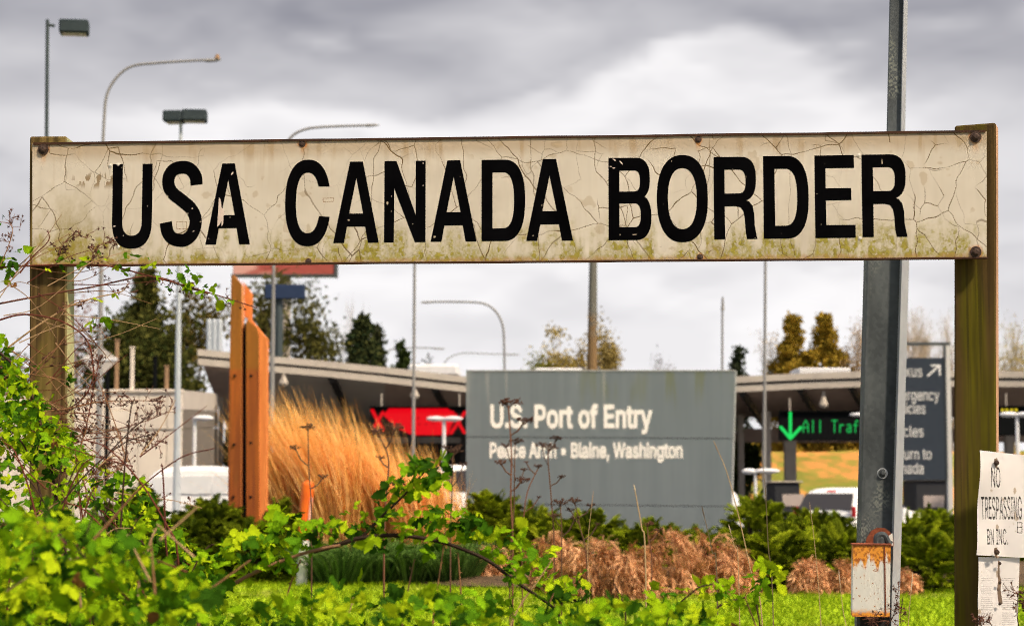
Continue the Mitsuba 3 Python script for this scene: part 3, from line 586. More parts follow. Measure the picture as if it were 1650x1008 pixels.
# ------------------------------------------------------------------ white and orange marker post
mk = thing('marker_post', 'short leaning marker post, orange above and white at the foot, on the lawn edge', 'post')
Ym = 33.4
def fat(pts, r): return tube([W(x, y, Ym) for x, y in pts], [q / F * Ym for q in r], 16)
part(mk, 'shaft', fat([(485.5, 949), (489.5, 868)], [8.6, 8.9]), 'marker_white'); part(mk, 'sleeve', fat([(489.5, 868), (496, 782), (496.3, 777), (496.5, 774)], [9.6, 10.4, 8.2, 3]), 'marker_orange', smooth=50)
part(mk, 'reflector', prism([W2(x, y, Ym - .11) for x, y in ((500, 801), (503.5, 801), (500, 838), (496.5, 838))], Ym - .11, Ym - .05), 'marker_pink')
# ------------------------------------------------------------------ inspection building
pb = thing('inspection_building', 'low border inspection canopy with a wide curved wing roof behind the slate sign', 'building')
RP = [(318, 562, 78), (372, 567, 78.6), (430, 573, 79.2), (520, 581, 80), (620, 591, 81), (750, 606, 82), (850, 611, 83), (960, 612.5, 84), (1100, 609.5, 84), (1188, 606, 84), (1300, 600.5, 84), (1395, 597.5, 84), (1500, 597, 84), (1611, 597.5, 84), (1720, 598, 84), (1900, 600, 84)]
def ribbon(r0, r1, dy0, dy1, pts=RP):
    """strip along the roof edge, r0..r1 photo rows below its top line, dy0..dy1 metres behind it."""
    V, Fc = [], []
    for x, y, Y in pts:
        for r, d in ((r0, dy0), (r1, dy0), (r1, dy1), (r0, dy1)):
            p = W(x, y + r, Y); V.append([p[0], Y + d, p[2]])
    n = len(pts)
    for i in range(n - 1):
        for j in range(4):
            a, b = i * 4 + j, i * 4 + (j + 1) % 4; Fc += [[a, b, b + 4], [a, b + 4, a + 4]]
    Fc += [[0, 2, 1], [0, 3, 2], [4 * n - 4, 4 * n - 3, 4 * n - 2], [4 * n - 4, 4 * n - 2, 4 * n - 1]]
    return trimesh.Trimesh(np.array(V), np.array(Fc), process=False)
part(pb, 'roof', ribbon(1.0, 20, .35, 26), 'fascia_groove'); part(pb, 'fascia', ribbon(0, 10.5, 0, .32), 'fascia'); part(pb, 'fascia', ribbon(14.5, 25, .10, .34), 'fascia'); part(pb, 'fascia_groove', ribbon(10.2, 14.8, .2, .33), 'fascia_groove')
def soffit_quad(i, back_row=688, back_dy=13):
    a, b = RP[i], RP[i + 1]
    def back(x, Y): xx = max(x, 366) if x < 400 else x; q = W(xx, back_row, Y + back_dy); return q
    p = np.array([W(a[0] + (8 if i == 0 else 0), a[1] + 24, a[2] + .3), W(b[0], b[1] + 24, b[2] + .3), back(b[0], b[2]), back(a[0], a[2])])
    q = p + np.array([0, .1, .12]); V = np.vstack([p, q])
    return trimesh.Trimesh(V, np.array([[0, 1, 2], [0, 2, 3], [4, 6, 5], [4, 7, 6], [0, 4, 5], [0, 5, 1], [1, 5, 6], [1, 6, 2], [2, 6, 7], [2, 7, 3], [3, 7, 4], [3, 4, 0]]), process=False)
for i in range(len(RP) - 2):
    part(pb, 'soffit_panel', soffit_quad(i, 690 if i < 6 else 672), 'soffit' if i in (2, 3) else 'soffit_brown')
for x, y, Y in ((535, 583, 80.1), (700, 600, 81.6), (1196, 606, 84), (1290, 601, 84), (1372, 598, 84)):
    a, b = W(x, y + 27, Y + .4), W(x + 34, 684, Y + 12); part(pb, 'roof_rib', tube([a, b], [.16, .16], 6), 'dark_wall')
part(pb, 'rear_wall', box(WX(362, 97), WX(1180, 97), 97, 97.3, 0, WZ(690, 97)), 'dark_wall')
part(pb, 'beam', box(WX(600, 91), WX(760, 91), 91, 91.5, WZ(713, 91), WZ(704, 91)), 'fascia')
for k, x in enumerate((455, 560, 660, 742)): part(pb, 'column', box(WX(x, 90), WX(x + 11, 90), 90, 90.4, 0, 4.6, .03), 'dark_wall')
for x, w, Y in ((1229, 13.5, 88), (1264, 19, 90), (1190, 9, 92), (1412, 12, 90), (1620, 14, 92)): part(pb, 'column', box(WX(x, Y), WX(x + w, Y), Y, Y + .4, 0, 5.0, .03), 'column')
part(pb, 'beam', box(WX(1188, 93), WX(1700, 93), 93, 93.4, WZ(712, 93), WZ(690, 93)), 'soffit_brown')
for x, y0, y1, Y in ((457, 598, 621, 79.6), (668, 619, 642, 81.6), (1327, 630, 656, 84.4)):
    lm = part(pb, 'pendant_lamp', M([tube([W(x, y0, Y), W(x, y0 + 8, Y)], [.06, .06], 8), tube([W(x, y0 + 8, Y), W(x, y1 - 4, Y), W(x, y1, Y)], [.08, .19, .13], 12)]), 'column', label='small bell shaped lamp hanging under the roof edge')
sk = part(pb, 'skylight', box(WX(657, 92), WX(738, 92), 92, 97, WZ(605, 92), WZ(586, 92), .1), 'white_metal')
part(pb, 'skylight', box(WX(862, 92), WX(938, 92), 92, 96, WZ(606, 92), WZ(592.5, 92), .05), 'white_metal')
part(pb, 'skylight', box(WX(1288, 94), WX(1372, 94), 94, 97, WZ(606, 94), WZ(592, 94), .05), 'white_metal')
for x in (337, 345.5, 354): part(pb, 'roof_vent', tube([W(x, 566, 86), W(x, 518, 86), W(x, 514, 86)], [.125, .125, .09], 12), 'pole_light')

def booth(x0, x1, y0, Y, label, px0, px1, py0, py1):
    t = thing('inspection_booth', label, 'booth')
    part(t, 'body', box(WX(x0, Y), WX(x1, Y), Y, Y + 2.2, 0, WZ(y0, Y), .05), 'booth_dark')
    part(t, 'panel', box(WX(px0, Y), WX(px1, Y), Y - .04, Y - .005, WZ(py1, Y), WZ(py0, Y), .01), 'booth_panel')
    part(t, 'roof_slab', box(WX(x0, Y) - .1, WX(x1, Y) + .1, Y - .1, Y + 2.3, WZ(y0, Y), WZ(y0 - 2.5, Y), .02), 'column')
booth(1246, 1288, 777, 70, 'dark booth with a pale panel between the columns and the grey rear window car', 1259, 1294, 796, 815)
booth(1473, 1526, 774, 68, 'dark booth with a pale panel below the direction sign', 1486, 1519, 798, 817)

# lane signs
def lane_sign(label, x0, x1, y0, y1, Y):
    t = thing('lane_sign', label, 'sign'); part(t, 'case', box(WX(x0, Y), WX(x1, Y), Y, Y + .35, WZ(y1, Y), WZ(y0, Y), .03), 'black_case')
    for x in (x0 + 18, x1 - 18): part(t, 'hanger', tube([[WX(x, Y), Y + .18, WZ(y0 + 1, Y)], [WX(x, Y), Y + .18, WZ(y0 - 22, Y)]], .035, 6), 'column')
    part(t, 'visor', box(WX(x0, Y) - .03, WX(x1, Y) + .03, Y - .16, Y + .05, WZ(y0, Y), WZ(y0 - 1.5, Y)), 'black_case'); return t
Yr = 79.0
ls = lane_sign('black electronic lane sign glowing red with crosses behind the tall dry grass', 596, 758, 655.5, 702.5, Yr)
def px_poly(pts, Y): return Polygon([W2(x, y, Y) for x, y in pts])
def px_line(pts, w, Y): return LineString([W2(x, y, Y) for x, y in pts]).buffer(w / F * Y, cap_style=1)
redp = px_poly([(617, 668), (627, 657.5), (721, 657.5), (738, 668), (728, 684), (722, 700.5), (664, 700.5), (640, 690)], Yr)
dash = unary_union([px_line([(a, b), (a + 3, b)], .7, Yr) for a, b in ((663, 672), (672, 673), (664, 682), (674, 683), (685, 683), (696, 682))])
def lamp_part(t, name, mesh, rad, label=None):
    k = part(t, name, mesh, 'black_case', label=label); scene[k]['emitter'] = glow(rad); return k
lamp_part(ls, 'light_panel', prism(redp.difference(dash), Yr - .012, Yr - .004), (.36, .0, .003), 'glowing red light field')
lamp_part(ls, 'light_cross', prism(unary_union([px_line([(729, 664), (748, 696)], 2.6, Yr), px_line([(749, 664), (727, 697)], 2.6, Yr)]), Yr - .02, Yr - .014), (.36, .0, .003), 'glowing red cross')
lamp_part(ls, 'light_cross', prism(unary_union([px_line([(600, 661), (617, 692)], 2.8, Yr), px_line([(617, 664), (603, 688)], 2.6, Yr)]), Yr - .02, Yr - .014), (.36, .0, .003), 'glowing red cross')
Yg = 79.5
lg = lane_sign('black electronic lane sign with a green down arrow and green lettering', 1256, 1418, 663, 709, Yg)
lamp_part(lg, 'light_arrow', prism(unary_union([px_line([(1273.5, 664), (1273.5, 704)], 2.3, Yg), px_line([(1258.5, 688), (1273.5, 706), (1290, 688.5)], 2.4, Yg)]), Yg - .012, Yg - .004), (.006, .34, .055), 'glowing green arrow pointing down')
STK = {'A': [[(0, 0), (.1, .7), (.5, 1), (.9, .7), (1, 0)], [(.05, .4), (.95, .4)]], 'l': [[(.5, 0), (.5, 1)]], 'T': [[(0, 1), (1, 1)], [(.5, 0), (.5, 1)]], 'r': [[(.15, 0), (.15, .65)], [(.15, .45), (.5, .65), (.85, .6)]], 'a': [[(.15, .62), (.7, .65), (.85, .5), (.85, 0)], [(.85, .35), (.3, .35), (.12, .18), (.3, 0), (.85, .1)]], 'f': [[(.35, 0), (.35, .8), (.6, 1), (.9, .92)], [(.05, .6), (.75, .6)]], 'i': [[(.5, 0), (.5, .62)], [(.5, .9), (.5, .95)]], 'c': [[(.85, .55), (.5, .65), (.15, .4), (.2, .08), (.55, 0), (.85, .1)]]}
for k, ch in enumerate('All Traffic'):
    if ch == ' ': continue
    x0 = 1294 + k * 11.6; lamp_part(lg, 'light_letter', prism(unary_union([px_line([(x0 + 8.5 * a, 696 - 19 * b) for a, b in s], .85, Yg) for s in STK[ch]]), Yg - .012, Yg - .006), (.004, .22, .04))
# direction sign
Yd = 60.0
ds = thing('direction_sign', 'tall slate blue direction sign with white lettering in a metal frame', 'sign')
part(ds, 'panel', box(WX(1408, Yd), WX(1524.5, Yd), Yd, Yd + .12, WZ(773, Yd), WZ(576, Yd), .01), 'panel_slate')
part(ds, 'upright', box(WX(1526, Yd), WX(1533.5, Yd), Yd - .02, Yd + .16, 0, WZ(556, Yd), .01), 'frame_light'); part(ds, 'upright', box(WX(1400, Yd), WX(1407, Yd), Yd - .02, Yd + .16, 0, WZ(556, Yd), .01), 'frame_light')
part(ds, 'top_rail', box(WX(1399, Yd), WX(1534, Yd), Yd - .03, Yd + .17, WZ(555.8, Yd), WZ(551, Yd), .01), 'frame_dark')
part(ds, 'upright_edge', box(WX(1523.4, Yd), WX(1525.8, Yd), Yd - .03, Yd + .12, WZ(775, Yd), WZ(556, Yd)), 'frame_dark')
for s, a, b, base in (('Nexus', 1436, 1486, 606.5), ('Emergency', 1430, 1513.5, 644.5), ('Vehicles', 1432, 1491, 666), ('Cycles', 1434, 1488, 703), ('Return to', 1432, 1501, 739.5), ('Canada', 1432, 1488, 762.5)):
    text_parts(ds, s, a, b, base, 17.5, Yd - .012, 'sign_letter_white', False, .01)
part(ds, 'arrow', prism(unary_union([px_line([(1495, 605), (1513, 589)], 1.5, Yd), px_line([(1501, 588.5), (1514, 588.5), (1514, 603)], 1.5, Yd)]), Yd - .012, Yd - .002), 'sign_letter_white', label='white arrow pointing up to the right')

# concrete wall on the left, with the fence and the diamond sign above it
cw = thing('concrete_wall', 'pale concrete retaining wall of tall panels at the left', 'wall')
Yw = 72.0
cols = [-180, -120, -60, 0, 60, 118, 176, 222, 268, 292]
for a, b in zip(cols[:-1], cols[1:]):
    part(cw, 'panel', box(WX(a + .4, Yw), WX(b - .4, Yw), Yw, Yw + .3, 0, WZ(692.5, Yw), .02), 'wall_concrete'); part(cw, 'panel', box(WX(a + .4, Yw), WX(b - .4, Yw), Yw - .06, Yw + .3, WZ(691.5, Yw), WZ(661, Yw), .02), 'wall_concrete'); part(cw, 'panel', box(WX(a + .4, Yw), WX(b - .4, Yw), Yw, Yw + .3, WZ(660.2, Yw), WZ(632, Yw), .02), 'wall_concrete')
part(cw, 'coping', box(WX(-182, Yw), WX(293, Yw), Yw - .1, Yw + .4, WZ(632, Yw), WZ(627, Yw), .02), 'wall_concrete')
def slant(xa, ya0, ya1, xb, yb0, yb1, Ya, Yb, m, nm='side_panel'):
    p = np.array([W(xa, ya0, Ya), W(xb, yb0, Yb), W(xb, yb1, Yb), W(xa, ya1, Ya)]); q = p + np.array([-.2, .3, 0]); V = np.vstack([p, q])
    part(cw, nm, trimesh.Trimesh(V, np.array([[0, 1, 2], [0, 2, 3], [4, 6, 5], [4, 7, 6], [0, 4, 5], [0, 5, 1], [1, 5, 6], [1, 6, 2], [2, 6, 7], [2, 7, 3], [3, 7, 4], [3, 4, 0]]), process=False), m)
slant(293, 628, 659, 352, 634, 661, 72.3, 80, 'soffit'); slant(293, 660, 690, 352, 662, 688, 72.3, 80, 'wall_shaded'); slant(293, 691, 870, 352, 689, 862, 72.4, 80, 'wall_shaded')  # return panels in darker materials, shade put into their colour
part(cw, 'end_post', box(WX(352, 79), WX(358, 79), 79, 79.4, 0, WZ(640, 79), .02), 'dark_wall')
for x, y0, y1, m, lab in ((185, 548, 628, 'fence_wood', 'brown fence post nearest the diamond sign on the concrete wall'), (210, 560, 628, 'wall_concrete', 'pale grey fence post on the concrete wall'), (247, 575, 628, 'black_case', 'thick black fence post on the concrete wall'), (266, 590, 628, 'fence_wood', 'short brown fence post beside the light blue lamp pole')):
    t = thing('fence_post', lab, 'post'); part(t, 'shaft', box(WX(x - 3, Yw) , WX(x + 3, Yw), Yw + .08, Yw + .22, WZ(630, Yw), WZ(y0, Yw), .02), m); part(t, 'cap', box(WX(x - 4, Yw), WX(x + 4, Yw), Yw + .05, Yw + .25, WZ(y0, Yw), WZ(y0 - 2, Yw), .01), m)
dsn = thing('diamond_sign', 'pale diamond shaped warning sign above the concrete wall', 'sign'); Yx = 68
part(dsn, 'plate', prism([W2(x, y, Yx) for x, y in ((160, 556), (191, 579), (160, 608), (129, 579))], Yx, Yx + .03), 'diamond_grey'); part(dsn, 'brace', box(WX(133, Yx), WX(187, Yx), Yx - .05, Yx - .003, WZ(581, Yx), WZ(576.5, Yx), .01), 'white_metal'); part(dsn, 'post', tube([[WX(171, Yx), Yx + .08, 0], [WX(171, Yx), Yx + .08, WZ(570, Yx)]], .07, 8), 'black_case')

# ------------------------------------------------------------------ lamps and poles
def pole_pts(pts, Y): return [W(x, y, Y) for x, y in pts]
def gpt(x, y, Y): p = W(x, y, Y); return [p, [p[0], Y, 0.0]]
def head_box(t, x0, x1, y0, y1, Y, d=.45, name='lamp_head', turn=0):
    m = box(WX(x0, Y), WX(x1, Y), Y - d / 2, Y + d / 2, WZ(y1, Y), WZ(y0, Y), .03)
    if turn: rotz(m, turn, m.centroid)
    k = part(t, name, m, 'lamp_box'); g = box(WX(x0 + 4, Y), WX(x1 - 4, Y), Y - d / 2 + .08, Y + d / 2 - .08, WZ(y1 + .8, Y), WZ(y1, Y) - .002)
    if turn: rotz(g, turn, m.centroid)
    part(k, 'lens', g, 'lamp_glass')
def shaft(t, x, ytop, Y, r0, r1, m, x2=None, name='pole'):
    a = W(x, ytop, Y); b = np.array([WX(x if x2 is None else x2, Y), Y, 0.0]); part(t, name, tube(np.linspace(a, b, 5), np.linspace(r0 / F * Y, r1 / F * Y, 5), 10), m, smooth=40)
Ya = 46.0
t = thing('street_lamp', 'dark pole with a single box lamp head at the far left', 'street lamp'); shaft(t, 76.5, 32, Ya, 2.9, 4.0, 'pole_dark', 74); head_box(t, 84, 131, 34.5, 55.5, Ya, .5, turn=8)
part(t, 'arm', tube(pole_pts([(76.5, 40), (88, 42)], Ya), .035, 8), 'pole_dark')
def cobra(label, pts, head, Y, r, m='pole_grey', foot=None, rp=None):
    t = thing('street_lamp', label, 'street lamp'); p = spline(pole_pts(pts, Y), 8); part(t, 'arm', tube(p, np.linspace(r * .75, r, len(p)) / F * Y, 8), m, smooth=50)
    e = p[-1]; q = np.array([WX(foot, Y), Y, 0.0]) if foot else np.array([e[0], Y, 0.0]); part(t, 'pole', tube([e, q], [r / F * Y, (rp or r * 1.3) / F * Y], 10), m, smooth=40)
    (hx0, hy0), (hx1, hy1), hh = head; a, b = W(hx0, hy0, Y), W(hx1, hy1, Y); hr = hh / F * Y
    hd = tube([a, a * .75 + b * .25, a * .3 + b * .7, b], [hr * .5, hr, hr * .9, hr * .3], 10); part(t, 'lamp_head', hd, m, smooth=50); return t
t = cobra('tall curved arm street lamp reaching right, second from the left above the sign', [(345, 96.5), (300, 98.5), (250, 102), (216, 106), (196, 117), (180, 136), (171, 158), (168, 190), (166, 228)], ((328, 98), (356, 96.5), 3.2), 62, 2.6, 'pole_grey', 160, 5.5)
part(t, 'photo_cell', tube(pole_pts([(350, 95), (350.5, 88)], 62), [.09, .05], 8), 'fence_wood')
Yt = 50.0
t = thing('street_lamp', 'pale blue grey pole with two box lamp heads left of the orange timber', 'street lamp'); shaft(t, 291.5, 190, Yt, 2.6, 6.4, 'pole_light', 286); head_box(t, 258, 289, 180, 198, Yt, .5, turn=-6); head_box(t, 286.5, 327, 178.5, 196.5, Yt, .5, turn=5)
part(t, 'arm', tube(pole_pts([(280, 190), (300, 190)], Yt), .04, 8), 'pole_dark')
cobra('curved arm street lamp whose tip shows over the C of the sign', [(604, 202), (560, 203), (515, 205), (490, 209), (470, 220), (455, 245), (447, 290), (441, 430)], ((585, 202.5), (611, 201.5), 2.6), 66, 2.5, 'pole_grey', 437, 5.8)
cobra('curved arm street lamp reaching left beside the slate sign', [(682, 486.5), (720, 486), (765, 487), (785, 491), (800, 503), (810, 525), (812.5, 560), (813, 600)], ((678, 487), (702, 486.5), 2.0), 100, 2.0, 'pole_grey', 813, 2.6)
cobra('distant curved arm street lamp reaching right, above the canopy roof', [(835, 571), (790, 570), (750, 568.5), (730, 573), (717, 583), (713, 600)], ((812, 570.8), (838, 571), 1.3), 130, 1.0, 'pole_grey', 713)
cobra('small distant curved arm street lamp above the canopy roof left of the thin pole', [(716, 561.5), (680, 560), (640, 561), (622, 567), (608, 580), (600, 600)], ((696, 561), (717, 562), 1.4), 130, 1.2, 'pole_grey', 599)
t = thing('street_lamp', 'thin grey straight pole with its head hidden behind the sign, right of the conifer', 'street lamp'); shaft(t, 669, 300, 72, 2.1, 3.2, 'pole_grey', 665.5); head_box(t, 640, 667, 290, 303, 72); head_box(t, 671, 698, 290, 303, 72)
t = thing('utility_pole', 'stout tapering brown and grey pole rising behind the slate sign', 'pole'); shaft(t, 957.5, 240, 75, 4.5, 11.5, 'pole_wood', 951); part(t, 'crossarm', box(WX(925, 75), WX(990, 75), 74.75, 74.85, WZ(262, 75), WZ(256, 75), .01), 'pole_wood')
t = thing('mast', 'thin grey mast with a small tip, its top visible below the board', 'pole'); shaft(t, 1164, 482, 95, 1.7, 2.6, 'pole_grey', 1162); part(t, 'antenna', tube(pole_pts([(1164.5, 500), (1164.5, 478)], 95), [.09, .04], 8), 'pole_grey')
t = thing('street_lamp', 'thin grey straight pole with its head hidden behind the sign, left of the tan conifers', 'street lamp'); shaft(t, 1234, 300, 74, 2.0, 3.2, 'pole_grey', 1229); head_box(t, 1205, 1232, 290, 303, 74); head_box(t, 1236, 1263, 290, 303, 74)
def tee(label, x, ytop, Y, heads, r=3.0):
    t = thing('low_lamp', label, 'lamp'); a = W(x, ytop, Y); part(t, 'pole', tube([a, [a[0], Y, 0]], r / F * Y, 8), 'white_metal', smooth=40)
    for x0, x1, y0, y1 in heads:
        m = trimesh.creation.icosphere(subdivisions=2); m.apply_scale([(x1 - x0) / 2 / F * Y, .22, (y1 - y0) / 2 / F * Y]); m.apply_translation(W((x0 + x1) / 2, (y0 + y1) / 2, Y)); part(t, 'lamp_head', m, 'white_metal', smooth=True)
tee('low white lamp with one head against the dark side of the concrete wall', 314, 671, 66, [(309, 345, 668.5, 678)])
tee('low white twin headed lamp in front of the red lane sign', 715.5, 672, 66, [(687, 717, 670, 678.5), (714, 746, 670, 678.5)])
tee('low white twin headed lamp right of the slate sign, above the white car roof', 1217, 757, 66, [(1195, 1219, 754, 764), (1216, 1257, 754, 763)], 2.4)
tee('low white lamp head beside the green lane sign, mostly behind the steel pole', 1400, 668, 66, [(1369, 1402, 664.5, 671), (1398, 1428, 664.5, 671)], 3)
tee('low white twin headed lamp at the right edge beyond the timber post', 1638.5, 666, 66, [(1610, 1640, 663, 672), (1637, 1668, 663, 672)], 3)
rs = lane_sign('dark electronic lane sign with amber dots at the right edge', 1606, 1700, 655, 701, 82)
for a in (1614, 1621, 1629, 1636): lamp_part(rs, 'light_dot', box(WX(a, 82), WX(a + 4, 82), 81.985, 81.995, WZ(662.5, 82), WZ(658, 82)), (.35, .27, .01))

# ------------------------------------------------------------------ billboards
bb = thing('billboard', 'faded red billboard showing just below the sign board, above the dark tree', 'billboard'); Yb = 118
part(bb, 'panel', box(WX(372, Yb), WX(541, Yb), Yb, Yb + .3, WZ(442, Yb), WZ(385, Yb), .03), 'billboard_red'); part(bb, 'catwalk', box(WX(372, Yb), WX(540, Yb), Yb - .7, Yb, WZ(447.5, Yb), WZ(443.5, Yb)), 'frame_dark'); part(bb, 'frame', box(WX(537, Yb), WX(542, Yb), Yb - .1, Yb + .35, WZ(447, Yb), WZ(384, Yb)), 'frame_dark')
part(bb, 'column', tube([[WX(455, Yb), Yb + .6, 0], [WX(455, Yb), Yb + .6, WZ(400, Yb)]], .35, 10), 'column')
bl = thing('blue_sign', 'dark blue sign panel half hidden by the dark tree', 'sign'); part(bl, 'panel', box(WX(424, 98), WX(489, 98), 98, 98.3, WZ(481, 98), WZ(458, 98), .03), 'sign_blue'); part(bl, 'post', tube([[WX(446, 98), 98.4, 0], [WX(446, 98), 98.4, WZ(460, 98)]], .2, 8), 'pole_dark')

# ------------------------------------------------------------------ vehicles
def car(label, cat, x, y, ang, L, Wd, H, prof, paint, glass=True, name='parked_car'):
    t = thing(name, label, cat); P = np.array(prof) * [L, H]; n = len(P); ctr = np.array([L * .5, H * .5]); half = Wd / 2; belt = .60 * H
    V, Fc = [], []; lay = [(-1, .86), (-.97, .925), (-.90, .965), (-.78, .988), (-.5, 1), (.5, 1), (.78, .988), (.90, .965), (.97, .925), (1, .86)]
    for w, s in lay:
        q = ctr + (P - ctr) * s; top = np.clip((q[:, 1] - belt) / (H - belt), 0, 1); V.append(np.stack([q[:, 0], w * half * (1 - .16 * top), q[:, 1]], 1))
    V = np.vstack(V)
    for i in range(len(lay) - 1):
        for j in range(n):
            k = (j + 1) % n; a, b = i * n + j, i * n + k; Fc += [[a, b, b + n], [a, b + n, a + n]]
    tri = trimesh.creation.triangulate_polygon(Polygon(P), engine='earcut')[1] if False else None
    c0, c1 = len(V), len(V) + 1; V = np.vstack([V, [ctr[0], -half * .97, ctr[1]], [ctr[0], half * .97, ctr[1]]])
    for j in range(n):
        k = (j + 1) % n; Fc += [[c0, k, j], [c1, (len(lay) - 1) * n + j, (len(lay) - 1) * n + k]]
    V[:, 0] -= L / 2
    place = TF(np.array([[math.cos(ang), -math.sin(ang), 0, x], [math.sin(ang), math.cos(ang), 0, y], [0, 0, 1, 0], [0, 0, 0, 1.0]]))
    def pp(nm, m, mt, sm=False, lab=None, par=t): return part(par, nm, m, mt, sm, lab, to_world=place)
    body = trimesh.Trimesh(V, np.array(Fc), process=False); trimesh.repair.fix_normals(body); pp('body', body, paint, 35)
    def pane(nm, a, b, wf, mt='car_glass', out=.02):
        """strip across the width on the profile edge a->b (fractions)."""
        a, b = np.array(a) * [L, H], np.array(b) * [L, H]; d = b - a; nr = np.array([-d[1], d[0]]) / np.linalg.norm(d)
        if nr @ ((a + b) / 2 - ctr) < 0: nr = -nr
        V = []
        for q, o in ((a, out), (b, out), (b, -.02), (a, -.02)):
            top = np.clip((q[1] - belt) / (H - belt), 0, 1); hw = half * wf * (1 - .16 * top); p = q + nr * o
            V += [[p[0] - L / 2, -hw, p[1]], [p[0] - L / 2, hw, p[1]]]
        Fq = []
        for i in range(4):
            j = (i + 1) % 4; Fq += [[2 * i, 2 * i + 1, 2 * j + 1], [2 * i, 2 * j + 1, 2 * j]]
        Fq += [[0, 2, 4], [0, 4, 6], [1, 5, 3], [1, 7, 5]]; m = trimesh.Trimesh(np.array(V), np.array(Fq), process=False); trimesh.repair.fix_normals(m); return pp(nm, m, mt)
    def side(nm, poly, s, mt='car_glass'):
        p = np.array(poly) * [L, H]; top = np.clip((p[:, 1] - belt) / (H - belt), 0, 1); yy = s * (half * (1 - .16 * top) - .012); out = yy + s * .02
        V = np.vstack([np.stack([p[:, 0] - L / 2, yy, p[:, 1]], 1), np.stack([p[:, 0] - L / 2, out, p[:, 1]], 1)]); k = len(p); Fq = []
        for i in range(1, k - 1): Fq += [[0, i, i + 1], [k, k + i + 1, k + i]]
        for i in range(k): j = (i + 1) % k; Fq += [[i, j, j + k], [i, j + k, i + k]]
        m = trimesh.Trimesh(V, np.array(Fq), process=False); trimesh.repair.fix_normals(m); return pp(nm, m, mt)
    for fx in (.19, .80):
        for s in (-1, 1):
            c = np.array([fx * L - L / 2, s * half * .94, .33]); w = pp('wheel', tube([c - [0, .11, 0], c + [0, .11, 0]], .33, 18), 'car_black'); pp('rim', tube([c + [0, s * .09, 0], c + [0, s * .118, 0]], .21, 12), 'chrome', par=w)
    return t, pane, side, pp
SUV = [(0, .20), (0, .50), (.012, .60), (.088, .905), (.125, .955), (.18, .985), (.28, 1), (.46, .995), (.54, .97), (.60, .92), (.73, .62), (.97, .53), (1, .42), (1, .20)]
SED = [(0, .20), (0, .55), (.02, .62), (.16, .68), (.30, .97), (.36, 1), (.52, 1), (.58, .97), (.74, .66), (.97, .56), (1, .45), (1, .20)]
VAN = [(0, .14), (0, .50), (.012, .66), (.045, .82), (.085, .915), (.14, .965), (.22, .99), (.36, 1), (.52, .998), (.62, .985), (.70, .955), (.765, .90), (.89, .60), (.985, .50), (1, .38), (1, .14)]
# grey rear window car, seen from behind at an angle
Yc = 60.0
t, pane, side, pp = car('white car seen from behind with a large grey rear window and red brake light', 'car', WX(1400, Yc), Yc + 1.3, math.radians(54), 5.0, 1.95, WZ(785, Yc + .5), SUV, 'car_white')
pane('rear_window', (.016, .62), (.084, .893), .88); pane('brake_light', (.097, .918), (.117, .944), .16, 'tail_red', .02); pane('windscreen', (.60, .93), (.715, .66), .86)
for s in (-1, 1):
    side('side_window', [(.09, .64), (.14, .90), (.33, .93), (.33, .64)], s); side('side_window', [(.345, .64), (.345, .93), (.52, .93), (.575, .90), (.68, .65)], s)
    pp('tail_light', box(-2.51, -2.42, s * .93 - .08, s * .93 + .04, .85, 1.15, .02), 'tail_red')
t, pane, side, pp = car('white rounded van beside the orange timber, its windscreen sloping to the right', 'van', WX(345, 58), 58.0, 0.0, 3.85, 1.9, WZ(750, 57.3), VAN, 'car_white')
pane('windscreen', (.775, .90), (.88, .62), .84)
for s in (-1, 1):
    for w in ([(.06, .66), (.095, .86), (.52, .88), (.52, .66)], [(.53, .66), (.53, .88), (.69, .87), (.80, .66)]): side('side_window', w, s, 'window_skylit')
t, pane, side, pp = car('low white car just right of the orange timber, mostly behind the dry grass', 'car', WX(487, 66), 66.0, math.radians(20), 3.6, 1.8, WZ(763, 66), SED, 'car_white')
pane('windscreen', (.60, .93), (.725, .69), .84); pane('rear_window', (.18, .71), (.285, .93), .84)
for s in (-1, 1): side('side_window', [(.26, .68), (.34, .92), (.44, .93), (.44, .68)], s); side('side_window', [(.455, .68), (.455, .93), (.54, .93), (.67, .68)], s)
t, pane, side, pp = car('white car partly hidden by the left edge of the slate sign', 'car', WX(790, 68), 68.0, math.radians(12), 4.5, 1.8, WZ(748, 68), SUV, 'car_white')
pane('rear_window', (.016, .62), (.084, .893), .84)
for s in (-1, 1): side('side_window', [(.09, .64), (.14, .90), (.33, .93), (.33, .64)], s); side('side_window', [(.345, .64), (.345, .93), (.52, .93), (.575, .90), (.68, .65)], s)
t, pane, side, pp = car('white car with a rounded roof partly hidden by the right edge of the slate sign', 'car', WX(1152, 62), 62.0, math.radians(-10), 3.9, 1.8, WZ(776, 62), SUV, 'car_white')
pane('rear_window', (.016, .62), (.084, .893), .84)
